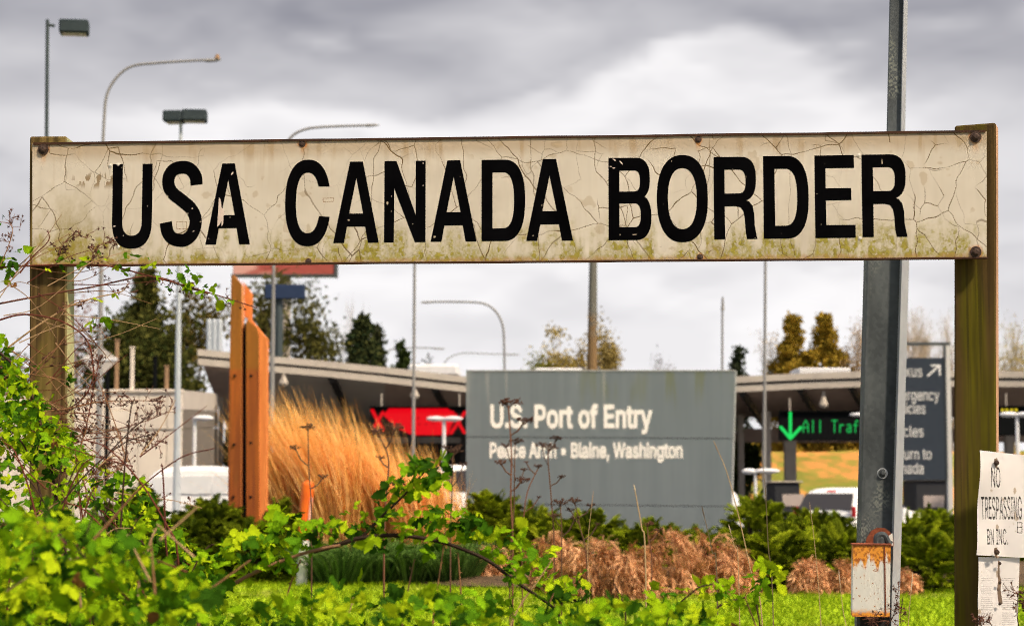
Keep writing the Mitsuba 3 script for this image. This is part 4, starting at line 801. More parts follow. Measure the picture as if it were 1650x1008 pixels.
# ------------------------------------------------------------------ foliage helpers
def unit(v): return v / (np.linalg.norm(v, axis=-1, keepdims=True) + 1e-12)
def rand_frames(n, rs, up=None, k=0.0):
    """n random orthonormal frames (n, 3, 3), columns along, across, normal; along pulled towards `up` by k."""
    a = rs.normal(size=(n, 3))
    if up is not None: a = unit(a) + np.asarray(up) * k
    a = unit(a); b = unit(np.cross(a, rs.normal(size=(n, 3)))); return np.stack([a, b, np.cross(a, b)], -1)
def scatter(base_v, base_f, mats3, pos, scale, colors=None, base_c=None):
    """copies of a small mesh -> one mesh (+ vertex colours)."""
    n, k = len(pos), len(base_v); v = np.einsum('nij,kj->nki', mats3, base_v) * np.reshape(scale, (-1, 1, 1)) + pos[:, None]
    f = (base_f[None] + (np.arange(n) * k)[:, None, None]).reshape(-1, 3)
    c = None
    if colors is not None: c = (colors[:, None, :] * (base_c[None] if base_c is not None else np.ones((1, k, 3)))).reshape(-1, 3)
    return trimesh.Trimesh(v.reshape(-1, 3), f, process=False), c
def colorjit(c0, c1, n, rs, j=.12):
    t = rs.rand(n, 1); return (np.array(c0) * (1 - t) + np.array(c1) * t) * (1 + j * rs.normal(size=(n, 1))).clip(.5, 1.6)
DIAV = np.array([[0, 0, 0], [.5, .32, .06], [1, 0, 0], [.5, -.32, .06]]); DIAF = np.array([[0, 1, 2], [0, 2, 3]])
NEEV = np.array([[0, 0, 0], [.35, .11, .03], [1, 0, 0], [.35, -.11, .03]])
def bark_mesh(list_, c):
    m = M(list_); return m, np.tile(np.array(c), (len(m.vertices), 1))

# ------------------------------------------------------------------ far trees
def conifer(label, px, ptop, pw, Y, c0, c1, seed, thin=1.0, tip=1.0):
    rs = np.random.RandomState(seed); x, zt = WX(px, Y, ptop), WZ(ptop, Y); wd = pw / F * Y / 2
    t = thing('pine_tree', label, 'tree', 'conifers beyond the canopy' if False else None)
    tr, tc = bark_mesh([tube(np.array([[x, Y, -.05], [x + .1, Y, zt * .5], [x, Y, zt * .98]]), [.28, .16, .03], 7)], (.06, .04, .025)); part(t, 'trunk', tr, 'bark', color=tc)
    P, Fm, br = [], [], []
    z0 = zt * .10; nb = int(60 * thin)
    for i in range(nb):
        h = (i + rs.rand()) / nb; z = zt - (zt - z0) * h ** .9; ln = wd * (.035 + 1.0 * h ** 1.02) * (.48 + .80 * rs.rand()) * (1.0 if h < .8 else .8); a = rs.rand() * 6.283
        d = np.array([math.cos(a), math.sin(a), -.12 + .32 * (1 - h)]); s = np.linspace(.12, 1, max(4, int(ln * 7)))
        q = np.array([x, Y, z]) + s[:, None] * d * ln + np.stack([0 * s, 0 * s, -.12 * ln * s ** 2], 1)
        br.append(tube(np.array([[x, Y, z], q[len(q) // 2], q[-1]]), [.05, .03, .01], 3, cap=False))
        m = 20; pos = np.repeat(q, m, 0) + rs.normal(size=(len(q) * m, 3)) * .14 * (1 + .3 * ln / max(wd, .1)); P.append(pos); fr = rand_frames(len(pos), rs, d, .9); Fm.append(fr)
    P = np.vstack(P); Fm = np.vstack(Fm); sc = (.17 + .18 * rs.rand(len(P))) * (Y / 110) ** .5
    m, c = scatter(DIAV, DIAF, Fm, P, sc, colorjit(c0, c1, len(P), rs)); part(t, 'crown', m, 'needle', color=c)
    b, bc = bark_mesh(br, (.06, .04, .025)); part(t, 'branches', b, 'bark', color=bc, kind='stuff'); return t
def branchy(label, name, px, ptop, pw, Y, c0, c1, seed, leaves=2600, levels=4, lsize=.26, upright=.6, bark=(.10, .075, .05), base=0.0, gaps=.5, spread=.55):
    """broadleaf tree: recursive limbs, leaves in clumps at the twig ends."""
    rs = np.random.RandomState(seed); x, zt = WX(px, Y, ptop), WZ(ptop, Y); wd = pw / F * Y / 2; t = thing(name, label, 'tree')
    tubes, tips = [], []
    def grow(p, d, L, r, lv):
        e = p + d * L; mid = (p + e) / 2 + rs.normal(size=3) * L * .06; tubes.append(tube(np.array([p, mid, e]), [r, r * .8, r * .6], 5 if lv < 2 else 3, cap=False))
        if lv >= levels: tips.append((e, d)); return
        k = 3 if lv < 2 else 2 + (rs.rand() < .6)
        for i in range(k):
            nd = unit(d + rs.normal(size=3) * spread + np.array([0, 0, upright * .3])); grow(p + d * L * (.55 + .45 * rs.rand()), nd, L * (.62 + .2 * rs.rand()), r * .58, lv + 1)
    H = zt
    for i in range(2): grow(np.array([x + rs.normal() * .1, Y + rs.normal() * .1, base - .05]), unit(np.array([rs.normal() * .08, rs.normal() * .08, 1])), H * .34, H * .018, 0)
    T = np.array([q[0] for q in tips]); allp = np.vstack([T] + [m.vertices for m in tubes])
    # fit the crown to its outline in height and width
    zmax = T[:, 2].max(); sz = (zt - .3) / zmax; xm = np.percentile(np.abs(T[:, 0] - x), 96); sx = wd / max(xm, .1)
    fit = lambda v: np.stack([x + (v[:, 0] - x) * sx, Y + (v[:, 1] - Y) * sx, v[:, 2] * sz], 1)
    for m in tubes: m.vertices = fit(m.vertices)
    T = fit(T); tr, tc = bark_mesh(tubes[:1] + tubes[len(tubes) // 2:len(tubes) // 2 + 1], bark); part(t, 'trunk', tr, 'bark', color=tc)
    b, bc = bark_mesh(tubes[1:], bark); part(t, 'branches', b, 'bark', color=bc, kind='stuff')
    if leaves:
        keep = T[rs.rand(len(T)) > gaps * .5]; n = int(leaves * 1.8); i = rs.randint(len(keep), size=n); pos = keep[i] + rs.normal(size=(n, 3)) * np.array([.45, .45, .38]) * (wd / 2.6 + .25)
        m, c = scatter(DIAV, DIAF, rand_frames(n, rs), pos, lsize * .8 * (.6 + .8 * rs.rand(n)), colorjit(c0, c1, n, rs, .18)); part(t, 'crown', m, 'leaf', color=c)
    return t
G0, G1 = (.018, .035, .012), (.06, .085, .022)
conifer('broad dark green conifer behind the concrete wall, left of the light blue lamp pole', 234, 436, 310, 95, (.040, .056, .014), (.15, .14, .035), 1, 2.6)
branchy('dark bushy tree at the far left edge behind the brambles', 'broadleaf_tree', 15, 560, 120, 94, (.03, .04, .012), (.10, .10, .03), 42, 2600, 4, .32)
branchy('dark bushy tree low behind the fence posts on the concrete wall', 'broadleaf_tree', 250, 512, 150, 92, (.035, .050, .014), (.12, .12, .03), 41, 4200, 4, .34)
branchy('olive and tan broadleaf tree beside the light blue lamp pole, behind the concrete wall', 'broadleaf_tree', 318, 466, 124, 98, (.06, .062, .016), (.20, .15, .04), 2, 4200)
branchy('thin reddish bare tree behind the left timber post', 'bare_tree', 128, 432, 80, 100, (.25, .12, .08), (.40, .22, .16), 3, 500, 5, .2, bark=(.20, .11, .08))
branchy('dark open crowned tree with gaps, right of the orange timber below the billboard', 'broadleaf_tree', 476, 442, 128, 104, (.045, .052, .016), (.16, .15, .04), 4, 3200, 4, .30, gaps=.9)
branchy('thin pale bare tree between the dark open tree and the conifer', 'bare_tree', 566, 462, 66, 125, (0, 0, 0), (0, 0, 0), 5, 0, 5, bark=(.42, .38, .35))
conifer('dense dark conifer with a pointed top left of the thin pole, above the canopy roof', 584, 512, 220, 112, (.020, .042, .022), (.085, .095, .032), 6, 2.4)
conifer('smaller dark conifer tip right beside the dense pointed conifer', 607, 530, 80, 116, G0, (.06, .06, .03), 16, 1.1)
conifer('small narrow conifer left of the thin pole on the roof line', 648, 556, 50, 118, G0, G1, 7)
branchy('low dark shrub like tree right of the thin pole on the roof line', 'broadleaf_tree', 688, 570, 34, 120, (.03, .035, .02), (.09, .08, .05), 8, 500)
for k, (px, pt, w, lab, lf, c0, c1) in enumerate(((872, 560, 40, 'low yellow green tree at the left of the tan poplars', 1700, (.16, .17, .02), (.26, .26, .03)), (903, 516, 52, 'tan poplar with thin upright branches, left of the utility pole', 2000, (.30, .23, .05), (.52, .42, .13)), (934, 538, 44, 'shorter tan poplar just left of the utility pole', 1700, (.30, .22, .04), (.50, .38, .10)), (978, 500, 44, 'tall sparse tan poplar right of the utility pole', 1700, (.30, .23, .07), (.50, .41, .17)))):
    branchy(lab, 'poplar_tree', px, pt, w, 120, c0, c1, 20 + k, lf, 5, .22, 1.3, (.30, .22, .13), spread=.34)
branchy('small grey bare tree above the right half of the slate sign', 'bare_tree', 1061, 556, 44, 110, (.2, .17, .16), (.3, .26, .24), 30, 160, 4, .16, bark=(.14, .12, .12))
conifer('small dark conifer at the right end of the slate sign', 1190, 564, 60, 115, G0, (.07, .08, .05), 31, .8)
conifer('left one of the two tan green conifers above the right canopy roof', 1277, 511, 240, 150, (.16, .125, .015), (.46, .32, .05), 32, 2.6)
conifer('right one of the two tan green conifers above the right canopy roof', 1328, 509, 228, 150, (.16, .125, .015), (.48, .33, .05), 33, 2.6)
branchy('sparse tan tree just left of the steel pole above the canopy roof', 'bare_tree', 1382, 508, 50, 150, (.34, .24, .10), (.5, .36, .2), 34, 900, 5, .2, 1.2, (.34, .26, .17), spread=.36)
branchy('pale tan bare tree left of the two tan green conifers', 'bare_tree', 1246, 526, 40, 152, (.4, .32, .2), (.55, .45, .3), 35, 350, 4, .18, 1.1, (.42, .35, .26), spread=.36)
branchy('pale twiggy tree seen between the steel pole and the direction sign top', 'bare_tree', 1484, 486, 64, 152, (.38, .30, .18), (.52, .42, .28), 36, 500, 5, .18, 1.2, (.40, .33, .24), spread=.36)
branchy('pale twiggy tree just left of the right timber post', 'bare_tree', 1530, 488, 56, 154, (.38, .30, .18), (.52, .42, .28), 37, 400, 5, .18, 1.2, (.40, .33, .24), spread=.36)
branchy('yellowish twiggy tree at the right edge beyond the timber post', 'bare_tree', 1632, 506, 70, 150, (.36, .29, .05), (.5, .4, .12), 38, 900, 5, .2, 1.0, (.36, .29, .14), spread=.4)
branchy('dark green bushy tree at the bank between the canopy columns', 'broadleaf_tree', 1207, 712, 34, 108, (.03, .05, .012), (.10, .13, .03), 39, 1500, 3, .3)

# ------------------------------------------------------------------ junipers
def spray_mesh(rs):
    V, Fc, Cc = [], [], []
    n = 15
    for i in range(n):
        s = i / (n - 1); base = np.array([s * .75, 0, .10 * math.sin(s * 2.2)])
        for side in (-1, 1, 0):
            L = (.40 - .22 * s) * (.8 + .4 * rs.rand()); a = (.75 + .25 * rs.rand()) * side; d = np.array([math.cos(a), math.sin(a), .18 + .3 * rs.normal() * .5]); d /= np.linalg.norm(d); w = np.cross(d, [0, 0, 1.0]); w /= np.linalg.norm(w)
            e = base + d * L + np.array([0, 0, -.06]); k = len(V); V += [base, base + d * L * .5 + w * .045 + [0, 0, .02], e, base + d * L * .5 - w * .045 + [0, 0, .02]]; Fc += [[k, k + 1, k + 2], [k, k + 2, k + 3]]
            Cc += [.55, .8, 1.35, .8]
    return np.array(V), np.array(Fc), np.repeat(np.array(Cc)[:, None], 3, 1)
SPR = [spray_mesh(np.random.RandomState(70 + i)) for i in range(4)]
def juniper(label, px, w, ptop, Y, seed, depth=1.1, n=150, c0=(.026, .046, .010), c1=(.15, .16, .022), size=.38, zb=.1):
    n = int(n * 1.9)
    rs = np.random.RandomState(seed); t = thing('juniper_shrub', label, 'shrub', None); x = WX(px, Y, 860); rx = w / F * Y / 2; rz = WZ(ptop, Y) - zb
    n = int(n * max(1, rx * rz * 1.4)); u = rs.normal(size=(n, 3)); u[:, 2] = np.abs(u[:, 2]); u = unit(u); lump = .72 + .42 * meshkit.fbm(u * 2.6 + seed, 3, seed); lump = lump / lump.max()
    r = lump * (.62 + .38 * rs.rand(n) ** .5); pos = np.array([x, Y, zb]) + u * r[:, None] * np.array([rx, depth, rz]); a = unit(u * np.array([1.0, 1.0, .28]) + rs.normal(size=(n, 3)) * np.array([.5, .35, .22]) + np.array([0, -.25, .08])); b = unit(np.cross(np.array([0, 0, 1.0]) + rs.normal(size=(n, 3)) * .35, a)); fr = np.stack([a, b, np.cross(a, b)], -1)
    ms, cs = [], []
    pick = rs.randint(4, size=n); col = colorjit(c0, c1, n, rs, .2)
    for k in range(4):
        s = pick == k
        if s.any(): m, c = scatter(SPR[k][0], SPR[k][1], fr[s], pos[s], size * (.75 + .5 * rs.rand(s.sum())), col[s], SPR[k][2]); ms.append(m); cs.append(c)
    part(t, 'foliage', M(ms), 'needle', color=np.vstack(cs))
    st = [tube(np.array([[x, Y, 0], [x + d * rx * .3, Y + e * .3, zb + rz * .4], [x + d * rx * .6, Y + e * .6, zb + rz * .65]]), [.04, .03, .012], 5) for d, e in rs.uniform(-1, 1, (7, 2))]
    b, bc = bark_mesh(st, (.06, .04, .03)); part(t, 'stems', b, 'bark', color=bc); return t
JUN = [(228, 78, 772, 36.6, 'upright juniper in front of the white van, at the left'), (205, 90, 800, 36.2, 'juniper at the left end of the row, mostly behind the brambles'), (345, 130, 800, 35.6, 'low dark juniper at the foot of the orange timber posts, left side'), (285, 130, 838, 34.6, 'dark spreading juniper nearest the lawn at the left'), (395, 130, 838, 34.8, 'dark spreading juniper on the lawn edge below the orange timber posts'), (452, 70, 818, 36.4, 'small juniper right of the orange timber posts'),
    (795, 105, 790, 40.2, 'juniper with arching tips at the lower left corner of the slate sign'), (862, 125, 826, 38.6, 'juniper below the left lettering of the slate sign'), (950, 150, 832, 38.4, 'juniper below the middle of the slate sign'), (1050, 150, 848, 38.4, 'low juniper below the right half of the slate sign'), (1140, 130, 860, 38.4, 'lowest juniper at the lower right corner of the slate sign'),
    (1222, 110, 800, 39.4, 'juniper just right of the slate sign'), (1320, 160, 825, 38.6, 'juniper below the grey rear window car'), (1475, 135, 838, 38.4, 'juniper between the steel pole and the right timber post'), (1510, 80, 822, 41.5, 'tall juniper beside the right timber post'), (1600, 110, 818, 41, 'juniper right of the right timber post, mostly hidden'),
    (1255, 160, 858, 32.6, 'front row juniper right of the brown grass tufts'), (1350, 160, 862, 32.8, 'front row juniper left of the rusty steel box'), (1490, 150, 866, 32.4, 'front row juniper between the rusty steel box and the right timber post')]
for k, (px, w, top, Y, lab) in enumerate(JUN):
    left = px < 470
    juniper(lab, px, w * 1.12, top, Y, 100 + k, c0=(.036, .062, .007) if left else (.070, .105, .009), c1=(.19, .24, .012) if left else (.38, .46, .020))

# ------------------------------------------------------------------ grasses
def blades(bases, dirs, L, width, rs, segs=6, droop=.5, lean=(0, 0, 0), wav=0.0, c0=(.3, .2, .1), c1=(.5, .3, .1), tipc=1.25, profile=None):
    """tapered ribbons; each bends from its own direction towards lean and down."""
    n = len(bases); s = np.linspace(0, 1, segs + 1); L = np.broadcast_to(L, (n,)); d = unit(dirs); lean = np.asarray(lean, float)
    side = unit(np.cross(d, rs.normal(size=(n, 3)))); ph = rs.rand(n, 1) * 6.28; pts = []; p = bases.copy(); dr_ = np.broadcast_to(np.asarray(droop, float), (n,))
    for k in range(segs + 1):
        pts.append(p.copy()); q = unit(d + (s[k] ** 1.5) * (lean + np.array([0, 0, -1.0]) * dr_[:, None]) + wav * np.sin(ph + s[k] * 9) * side); p = p + q * (L / segs)[:, None]
    P = np.stack(pts, 1); wprof = (1 - s ** 2.2) * .9 + .1 if profile is None else np.interp(s, *profile)
    wv = width * np.broadcast_to(1, (n,))
    A = P + side[:, None] * (wv[:, None] * wprof)[..., None] / 2; B = P - side[:, None] * (wv[:, None] * wprof)[..., None] / 2
    V = np.stack([A, B], 2).reshape(n, -1, 3); k = np.arange(segs) * 2; fq = np.vstack([np.stack([k, k + 1, k + 3], 1), np.stack([k, k + 3, k + 2], 1)]); m = 2 * (segs + 1)
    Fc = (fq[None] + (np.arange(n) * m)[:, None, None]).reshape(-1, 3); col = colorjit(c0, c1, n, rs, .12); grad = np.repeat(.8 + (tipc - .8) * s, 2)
    return trimesh.Trimesh(V.reshape(-1, 3), Fc, process=False), (col[:, None] * grad[None, :, None]).reshape(-1, 3)
# tall ornamental grass behind the marker post: four clumps
for k, (px, Y, ht, n, lab) in enumerate(((478, 39.6, 636, 950, 'tall orange ornamental grass clump touching the orange timber posts'), (545, 39.2, 658, 1100, 'tall orange ornamental grass clump behind the marker post'), (612, 39.4, 690, 1050, 'tall orange ornamental grass clump below the red lane sign'), (675, 39.0, 730, 900, 'tall orange ornamental grass clump nearest the slate sign'), (712, 39.3, 760, 420, 'shorter orange ornamental grass clump at the left edge of the slate sign'))):
    rs = np.random.RandomState(200 + k); H = WZ(ht, Y); t = thing('ornamental_grass', lab, 'grass'); a = rs.rand(n) * 6.28; r = .38 * np.sqrt(rs.rand(n)); base = np.stack([WX(px, Y, 880) + r * np.cos(a), Y + r * np.sin(a), 0 * r + .1], 1)
    dirs = np.stack([np.cos(a) * r * .42 - .03 + .05 * rs.normal(size=n), np.sin(a) * r * .45, 1 + 0 * a], 1); dirs[: n // 8] += rs.normal(size=(n // 8, 3)) * .22; Ls = H * (.74 + .32 * rs.rand(n) ** 1.6) * 1.0
    m, c = blades(base, dirs, Ls, .021, rs, 7, .10 + .24 * rs.rand(n), (-.50, 0, 0), .035, (.55, .27, .05), (.96, .66, .28), 1.35)
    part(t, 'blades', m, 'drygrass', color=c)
# green strap leaved clumps at their feet
for k, (px, Y, w, lab) in enumerate(((545, 33.6, 90, 'dark green strap leaved clump just right of the marker post'), (600, 33.9, 80, 'dark green strap leaved clump, second to the right of the marker post'), (660, 34.0, 80, 'dark green strap leaved clump, third to the right of the marker post'), (722, 34.0, 80, 'dark green strap leaved clump beside the brown grass tufts'))):
    rs = np.random.RandomState(230 + k); n = 300; t = thing('strap_leaf_plant', lab, 'plant'); a = rs.rand(n) * 6.28; r = .42 * np.sqrt(rs.rand(n)); base = np.stack([WX(px, Y, 930) + r * np.cos(a), Y + r * np.sin(a) * .8, 0 * r + .08], 1)
    m, c = blades(base, np.stack([np.cos(a) * (.25 + r), np.sin(a) * (.25 + r), 1 + 0 * a], 1), .78 + .35 * rs.rand(n), .036, rs, 6, 1.3, (-.25, -.1, 0), .05, (.03, .075, .012), (.15, .26, .06), 1.3); part(t, 'blades', m, 'leaf', color=c)
# shaggy brown tufts
TUF = [(790, 882, 69, 900, 34.4, 'small brown shaggy grass tuft at the left, beside the green strap leaved plants'), (885, 864, 58, 950, 31.8, 'upright brown shaggy grass tuft behind the row of tufts'), (915, 886, 62, 960, 30.8, 'brown shaggy grass tuft at the left end of the large tufts'), (962, 874, 107, 985, 30.0, 'large brown shaggy grass tuft left of centre of the row'), (1022, 899, 96, 990, 29.6, 'brown shaggy grass tuft at the front of the row'), (1082, 868, 112, 985, 30.8, 'large brown shaggy grass tuft in the middle of the row'), (1148, 872, 118, 970, 31.6, 'large brown shaggy grass tuft at the right end of the row'), (1180, 894, 73, 970, 31.0, 'low brown shaggy grass tuft in front of the right end of the row'), (1306, 915, 64, 975, 31.2, 'small brown shaggy grass tuft left of the rusty steel box'), (1358, 919, 51, 975, 31.2, 'small brown shaggy grass tuft touching the rusty steel box'), (1452, 938, 44, 985, 31.0, 'small brown shaggy grass tuft right of the steel pole')]
for k, (px, pt, w, pb_, Y, lab) in enumerate(TUF):
    rs = np.random.RandomState(300 + k); npl, nh = (84, 24) if w > 60 else (52, 22); t = thing('dry_grass_tuft', lab, 'grass'); X0 = WX(px, Y, 930); H = WZ(pt, Y); rx = w / F * Y / 2
    # drooping plumes: each starts inside the mop, arches over and hangs down outside, with hairs along its spine
    u = rs.normal(size=(npl, 3)); u[:, 2] = np.abs(u[:, 2]) * .8 + .08; u[:, 1] -= .25; u = unit(u); lump = .80 + .35 * meshkit.fbm(u * 1.8 + k, 3, k); ct = rs.rand(npl, 1) ** 1.3; PC = np.array([.31, .125, .045]) * (1 - ct) + np.array([.95, .57, .32]) * ct
    P0 = np.array([X0, Y, .12]) + u * lump[:, None] * np.array([rx * .66, rx * .6, H * .80]); D0 = unit(u * np.array([1.1, 1.1, .5]) + np.array([0, -.15, .75])); PL = (.30 + .18 * rs.rand(npl)) * max(.6, min(1.2, rx / .5)); B, D, C = [], [], []
    for q in range(npl):
        p, d = P0[q].copy(), D0[q].copy()
        for h in range(nh):
            s = h / nh; B.append(p + rs.normal(size=3) * .018); D.append(unit(d * 1.25 + rs.normal(size=3) * .55)); C.append(PC[q] * (.75 + .5 * rs.rand())); d = unit(d + np.array([.04, -.03, -.16 - .10 * s])); p = p + d * PL[q] / nh
    nb = len(B); m, c = blades(np.array(B), np.array(D), .10 + .10 * rs.rand(nb), .021, rs, 5, 1.3, (0, 0, 0), .30, (1, 1, 1), (1, 1, 1), 1.25, ([0, .3, .75, 1], [.5, 1, .8, .1])); c = c * np.repeat(np.array(C), 12, 0)
    part(t, 'plumes', m, 'drygrass', color=c)
    n2 = 260; a = rs.rand(n2) * 6.28; base = np.stack([X0 + .16 * np.cos(a), Y + .16 * np.sin(a), 0 * a + .02], 1); m, c = blades(base, np.stack([np.cos(a) * rx * 1.1, np.sin(a) * rx, .9 + 0 * a], 1), H * (.6 + .4 * rs.rand(n2)), .012, rs, 5, .7, (0, 0, 0), .08, (.20, .09, .03), (.42, .22, .09), 1.1); part(t, 'stalks', m, 'drygrass', color=c)
# mown lawn
rs = np.random.RandomState(400); n = 60000; gx, gy = rs.uniform(-8, 11, n), 22 + 16 * rs.rand(n); gz = lawn_z(gx, gy) - .01
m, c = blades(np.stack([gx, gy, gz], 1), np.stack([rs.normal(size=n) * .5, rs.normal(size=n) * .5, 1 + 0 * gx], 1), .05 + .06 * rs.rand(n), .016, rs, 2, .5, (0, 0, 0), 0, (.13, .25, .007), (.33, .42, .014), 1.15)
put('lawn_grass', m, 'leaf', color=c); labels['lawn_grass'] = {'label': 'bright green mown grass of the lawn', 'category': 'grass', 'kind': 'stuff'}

# ------------------------------------------------------------------ dried umbel stalks
def umbel(label, pts, Y, seed, rad=1.6, heads=((0, 1.0),), sidebr=2, col=(.10, .055, .035)):
    """dry brown stem through photo points, flat topped seed heads at its end and on short side branches."""
    rs = np.random.RandomState(seed); t = thing('dried_flower_stalk', label, 'plant'); P = spline([W(x, y, Y + dy) for x, y, dy in pts], 8); s = Y / F
    n = len(P); part(t, 'stem', tube(P, np.linspace(rad * 1.1, rad * .6, n) * s * .5 + .0004, 6), 'bark', color=np.tile(np.array(col) * [1.5, 1.35, 1.2], (n * 6 + 2, 1)))
    def head(c, w):
        vs, cs = [], []
        for i in range(16):
            a, q = rs.rand() * 6.28, math.sqrt(rs.rand()) * w; e = c + np.array([math.cos(a) * q, math.sin(a) * q, rs.normal() * w * .12 + .25 * w]); vs.append(tube(np.array([c - [0, 0, w * .35], (c + e) / 2 + [0, 0, -.05 * w], e]), [.0011 * Y / 12, .0009 * Y / 12, .0009 * Y / 12], 3, False))
            for j in range(5): vs.append(ball(e + rs.normal(size=3) * w * .10, w * (.055 + .05 * rs.rand()), 0))
        m = M(vs); part(t, 'seed_head', m, 'bark', color=np.tile(np.array(col) * (.5 + .7 * rs.rand()) * np.array([1, .9, .85]), (len(m.vertices), 1)))
    head(P[-1], 13 * s * heads[0][1])
    for k in range(sidebr):
        i = int(n * (.55 + .4 * (k + rs.rand()) / max(1, sidebr))); i = min(i, n - 2); d = np.array([(-1) ** k * (10 + 14 * rs.rand()) * s, rs.normal() * .02, (14 + 22 * rs.rand()) * s]); q = P[i] + d
        m = tube(np.array([P[i], P[i] + d * [.55, .5, .35], q]), rad * .35 * s, 4); part(t, 'side_branch', m, 'bark', color=np.tile(np.array(col) * 1.2, (len(m.vertices), 1))); head(q, (5 + 6 * rs.rand()) * s * heads[0][1])
UMB = [([(826, 870, 0), (823, 800, 0), (824, 730, 0), (819, 652, 0)], 13, 1.5, 3, 'tallest dried flower stalk in front of the first letters of the slate sign'), ([(822, 900, 0), (828, 820, 0), (829, 760, 0), (830, 712, 0)], 13.2, .9, 2, 'dried flower stalk twined close to the tallest one'), ([(893, 880, 0), (888, 800, 0), (883, 740, 0), (884, 722, 0)], 13, 1.0, 3, 'dried flower stalk before the word Arch on the slate sign'), ([(842, 880, 0), (848, 800, 0), (868, 752, 0)], 13.4, .6, 2, 'thin branching dried stalk between the two tall ones'), ([(905, 900, 0), (905, 860, 0), (903, 812, 0)], 13, 1.0, 2, 'short dark dried flower head left of the slate sign middle'), ([(945, 900, 0), (935, 850, 0), (926, 808, 0)], 13.1, .9, 3, 'short branching dried stalk below the middle of the slate sign'), ([(619, 870, 0), (622, 800, 0), (626, 740, 0), (610, 698, 0)], 12, 1.5, 3, 'dried flower stalk against the tall orange grass'), ([(502, 830, 0), (498, 760, 0), (496, 690, 0)], 12.5, .9, 2, 'dried flower stalk above the orange marker post'), ([(726, 860, 0), (728, 800, 0), (729, 742, 0), (732, 728, 0)], 12.6, 1.1, 3, 'dried flower stalk at the left edge of the slate sign'), ([(1050, 900, 0), (1045, 870, 0), (1043, 845, 0)], 13, .8, 1, 'low dried flower head in front of the brown grass tufts')]
for k, (pts, Y, hw, sb, lab) in enumerate(UMB):
    x, y, _ = pts[0]; umbel(lab, [(x + 2, 1190, .1), (x, 1020, .05)] + pts, Y, 500 + k, 3.4 if hw > 1.2 else 2.6, ((0, hw),), sb, (.085, .05, .035) if k % 3 else (.12, .06, .04))
# lone dry grass stems
for k, (pts, Y, r, lab) in enumerate((([(1040, 905), (1034, 850), (1027, 810), (1022, 783)], 11, 3.0, 'pale dry stem standing before the right half of the slate sign'), ([(1228, 1000), (1210, 920), (1190, 830), (1171, 760), (1152, 715)], 9.5, 2.4, 'long thin dry stem leaning left before the right edge of the slate sign'), ([(1245, 960), (1238, 880), (1234, 800), (1228, 730)], 9.8, 2.0, 'thin dry stem with a pale bud right of the slate sign'), ([(1155, 930), (1148, 890), (1142, 862), (1132, 820)], 10, 2.2, 'short dry stem leaning left above the brown grass tufts'), ([(1190, 920), (1183, 880), (1175, 848)], 10.5, 1.8, 'short pale dry stem at the lower right corner of the slate sign'), ([(1325, 1060), (1320, 960), (1312, 870), (1305, 815)], 10, 1.7, 'very thin dry stem left of the rusty steel box'), ([(1370, 1060), (1358, 980), (1352, 925)], 10, 1.8, 'thin dry stem just left of the rusty steel box'), ([(948, 1040), (950, 960), (947, 880), (955, 800)], 11, 1.8, 'thin dry stem before the brown grass tufts'), ([(1460, 1080), (1464, 1000), (1470, 930)], 9, 1.8, 'thin dry stem beside the foot of the steel pole'))):
    t = thing('dry_grass_plant', lab, 'plant'); P = spline([W(pts[0][0] + 6, 1300, Y)] + [W(x, y, Y) for x, y in pts], 6); m = tube(P, np.linspace(r * 1.1, r * .45, len(P)) * Y / F * .5, 5); part(t, 'stalk', m, 'bark', color=np.tile([.42, .30, .16], (len(m.vertices), 1)))
    q = P[-1]; m = tube(np.array([P[-3], P[-2], q, q + (q - P[-2]) * .8]), np.array([.4, .9, .8, .2]) * r * Y / F * .55, 6); part(t, 'seed_head', m, 'bark', color=np.tile([.30, .22, .15] if k % 2 else [.55, .45, .33], (len(m.vertices), 1)))
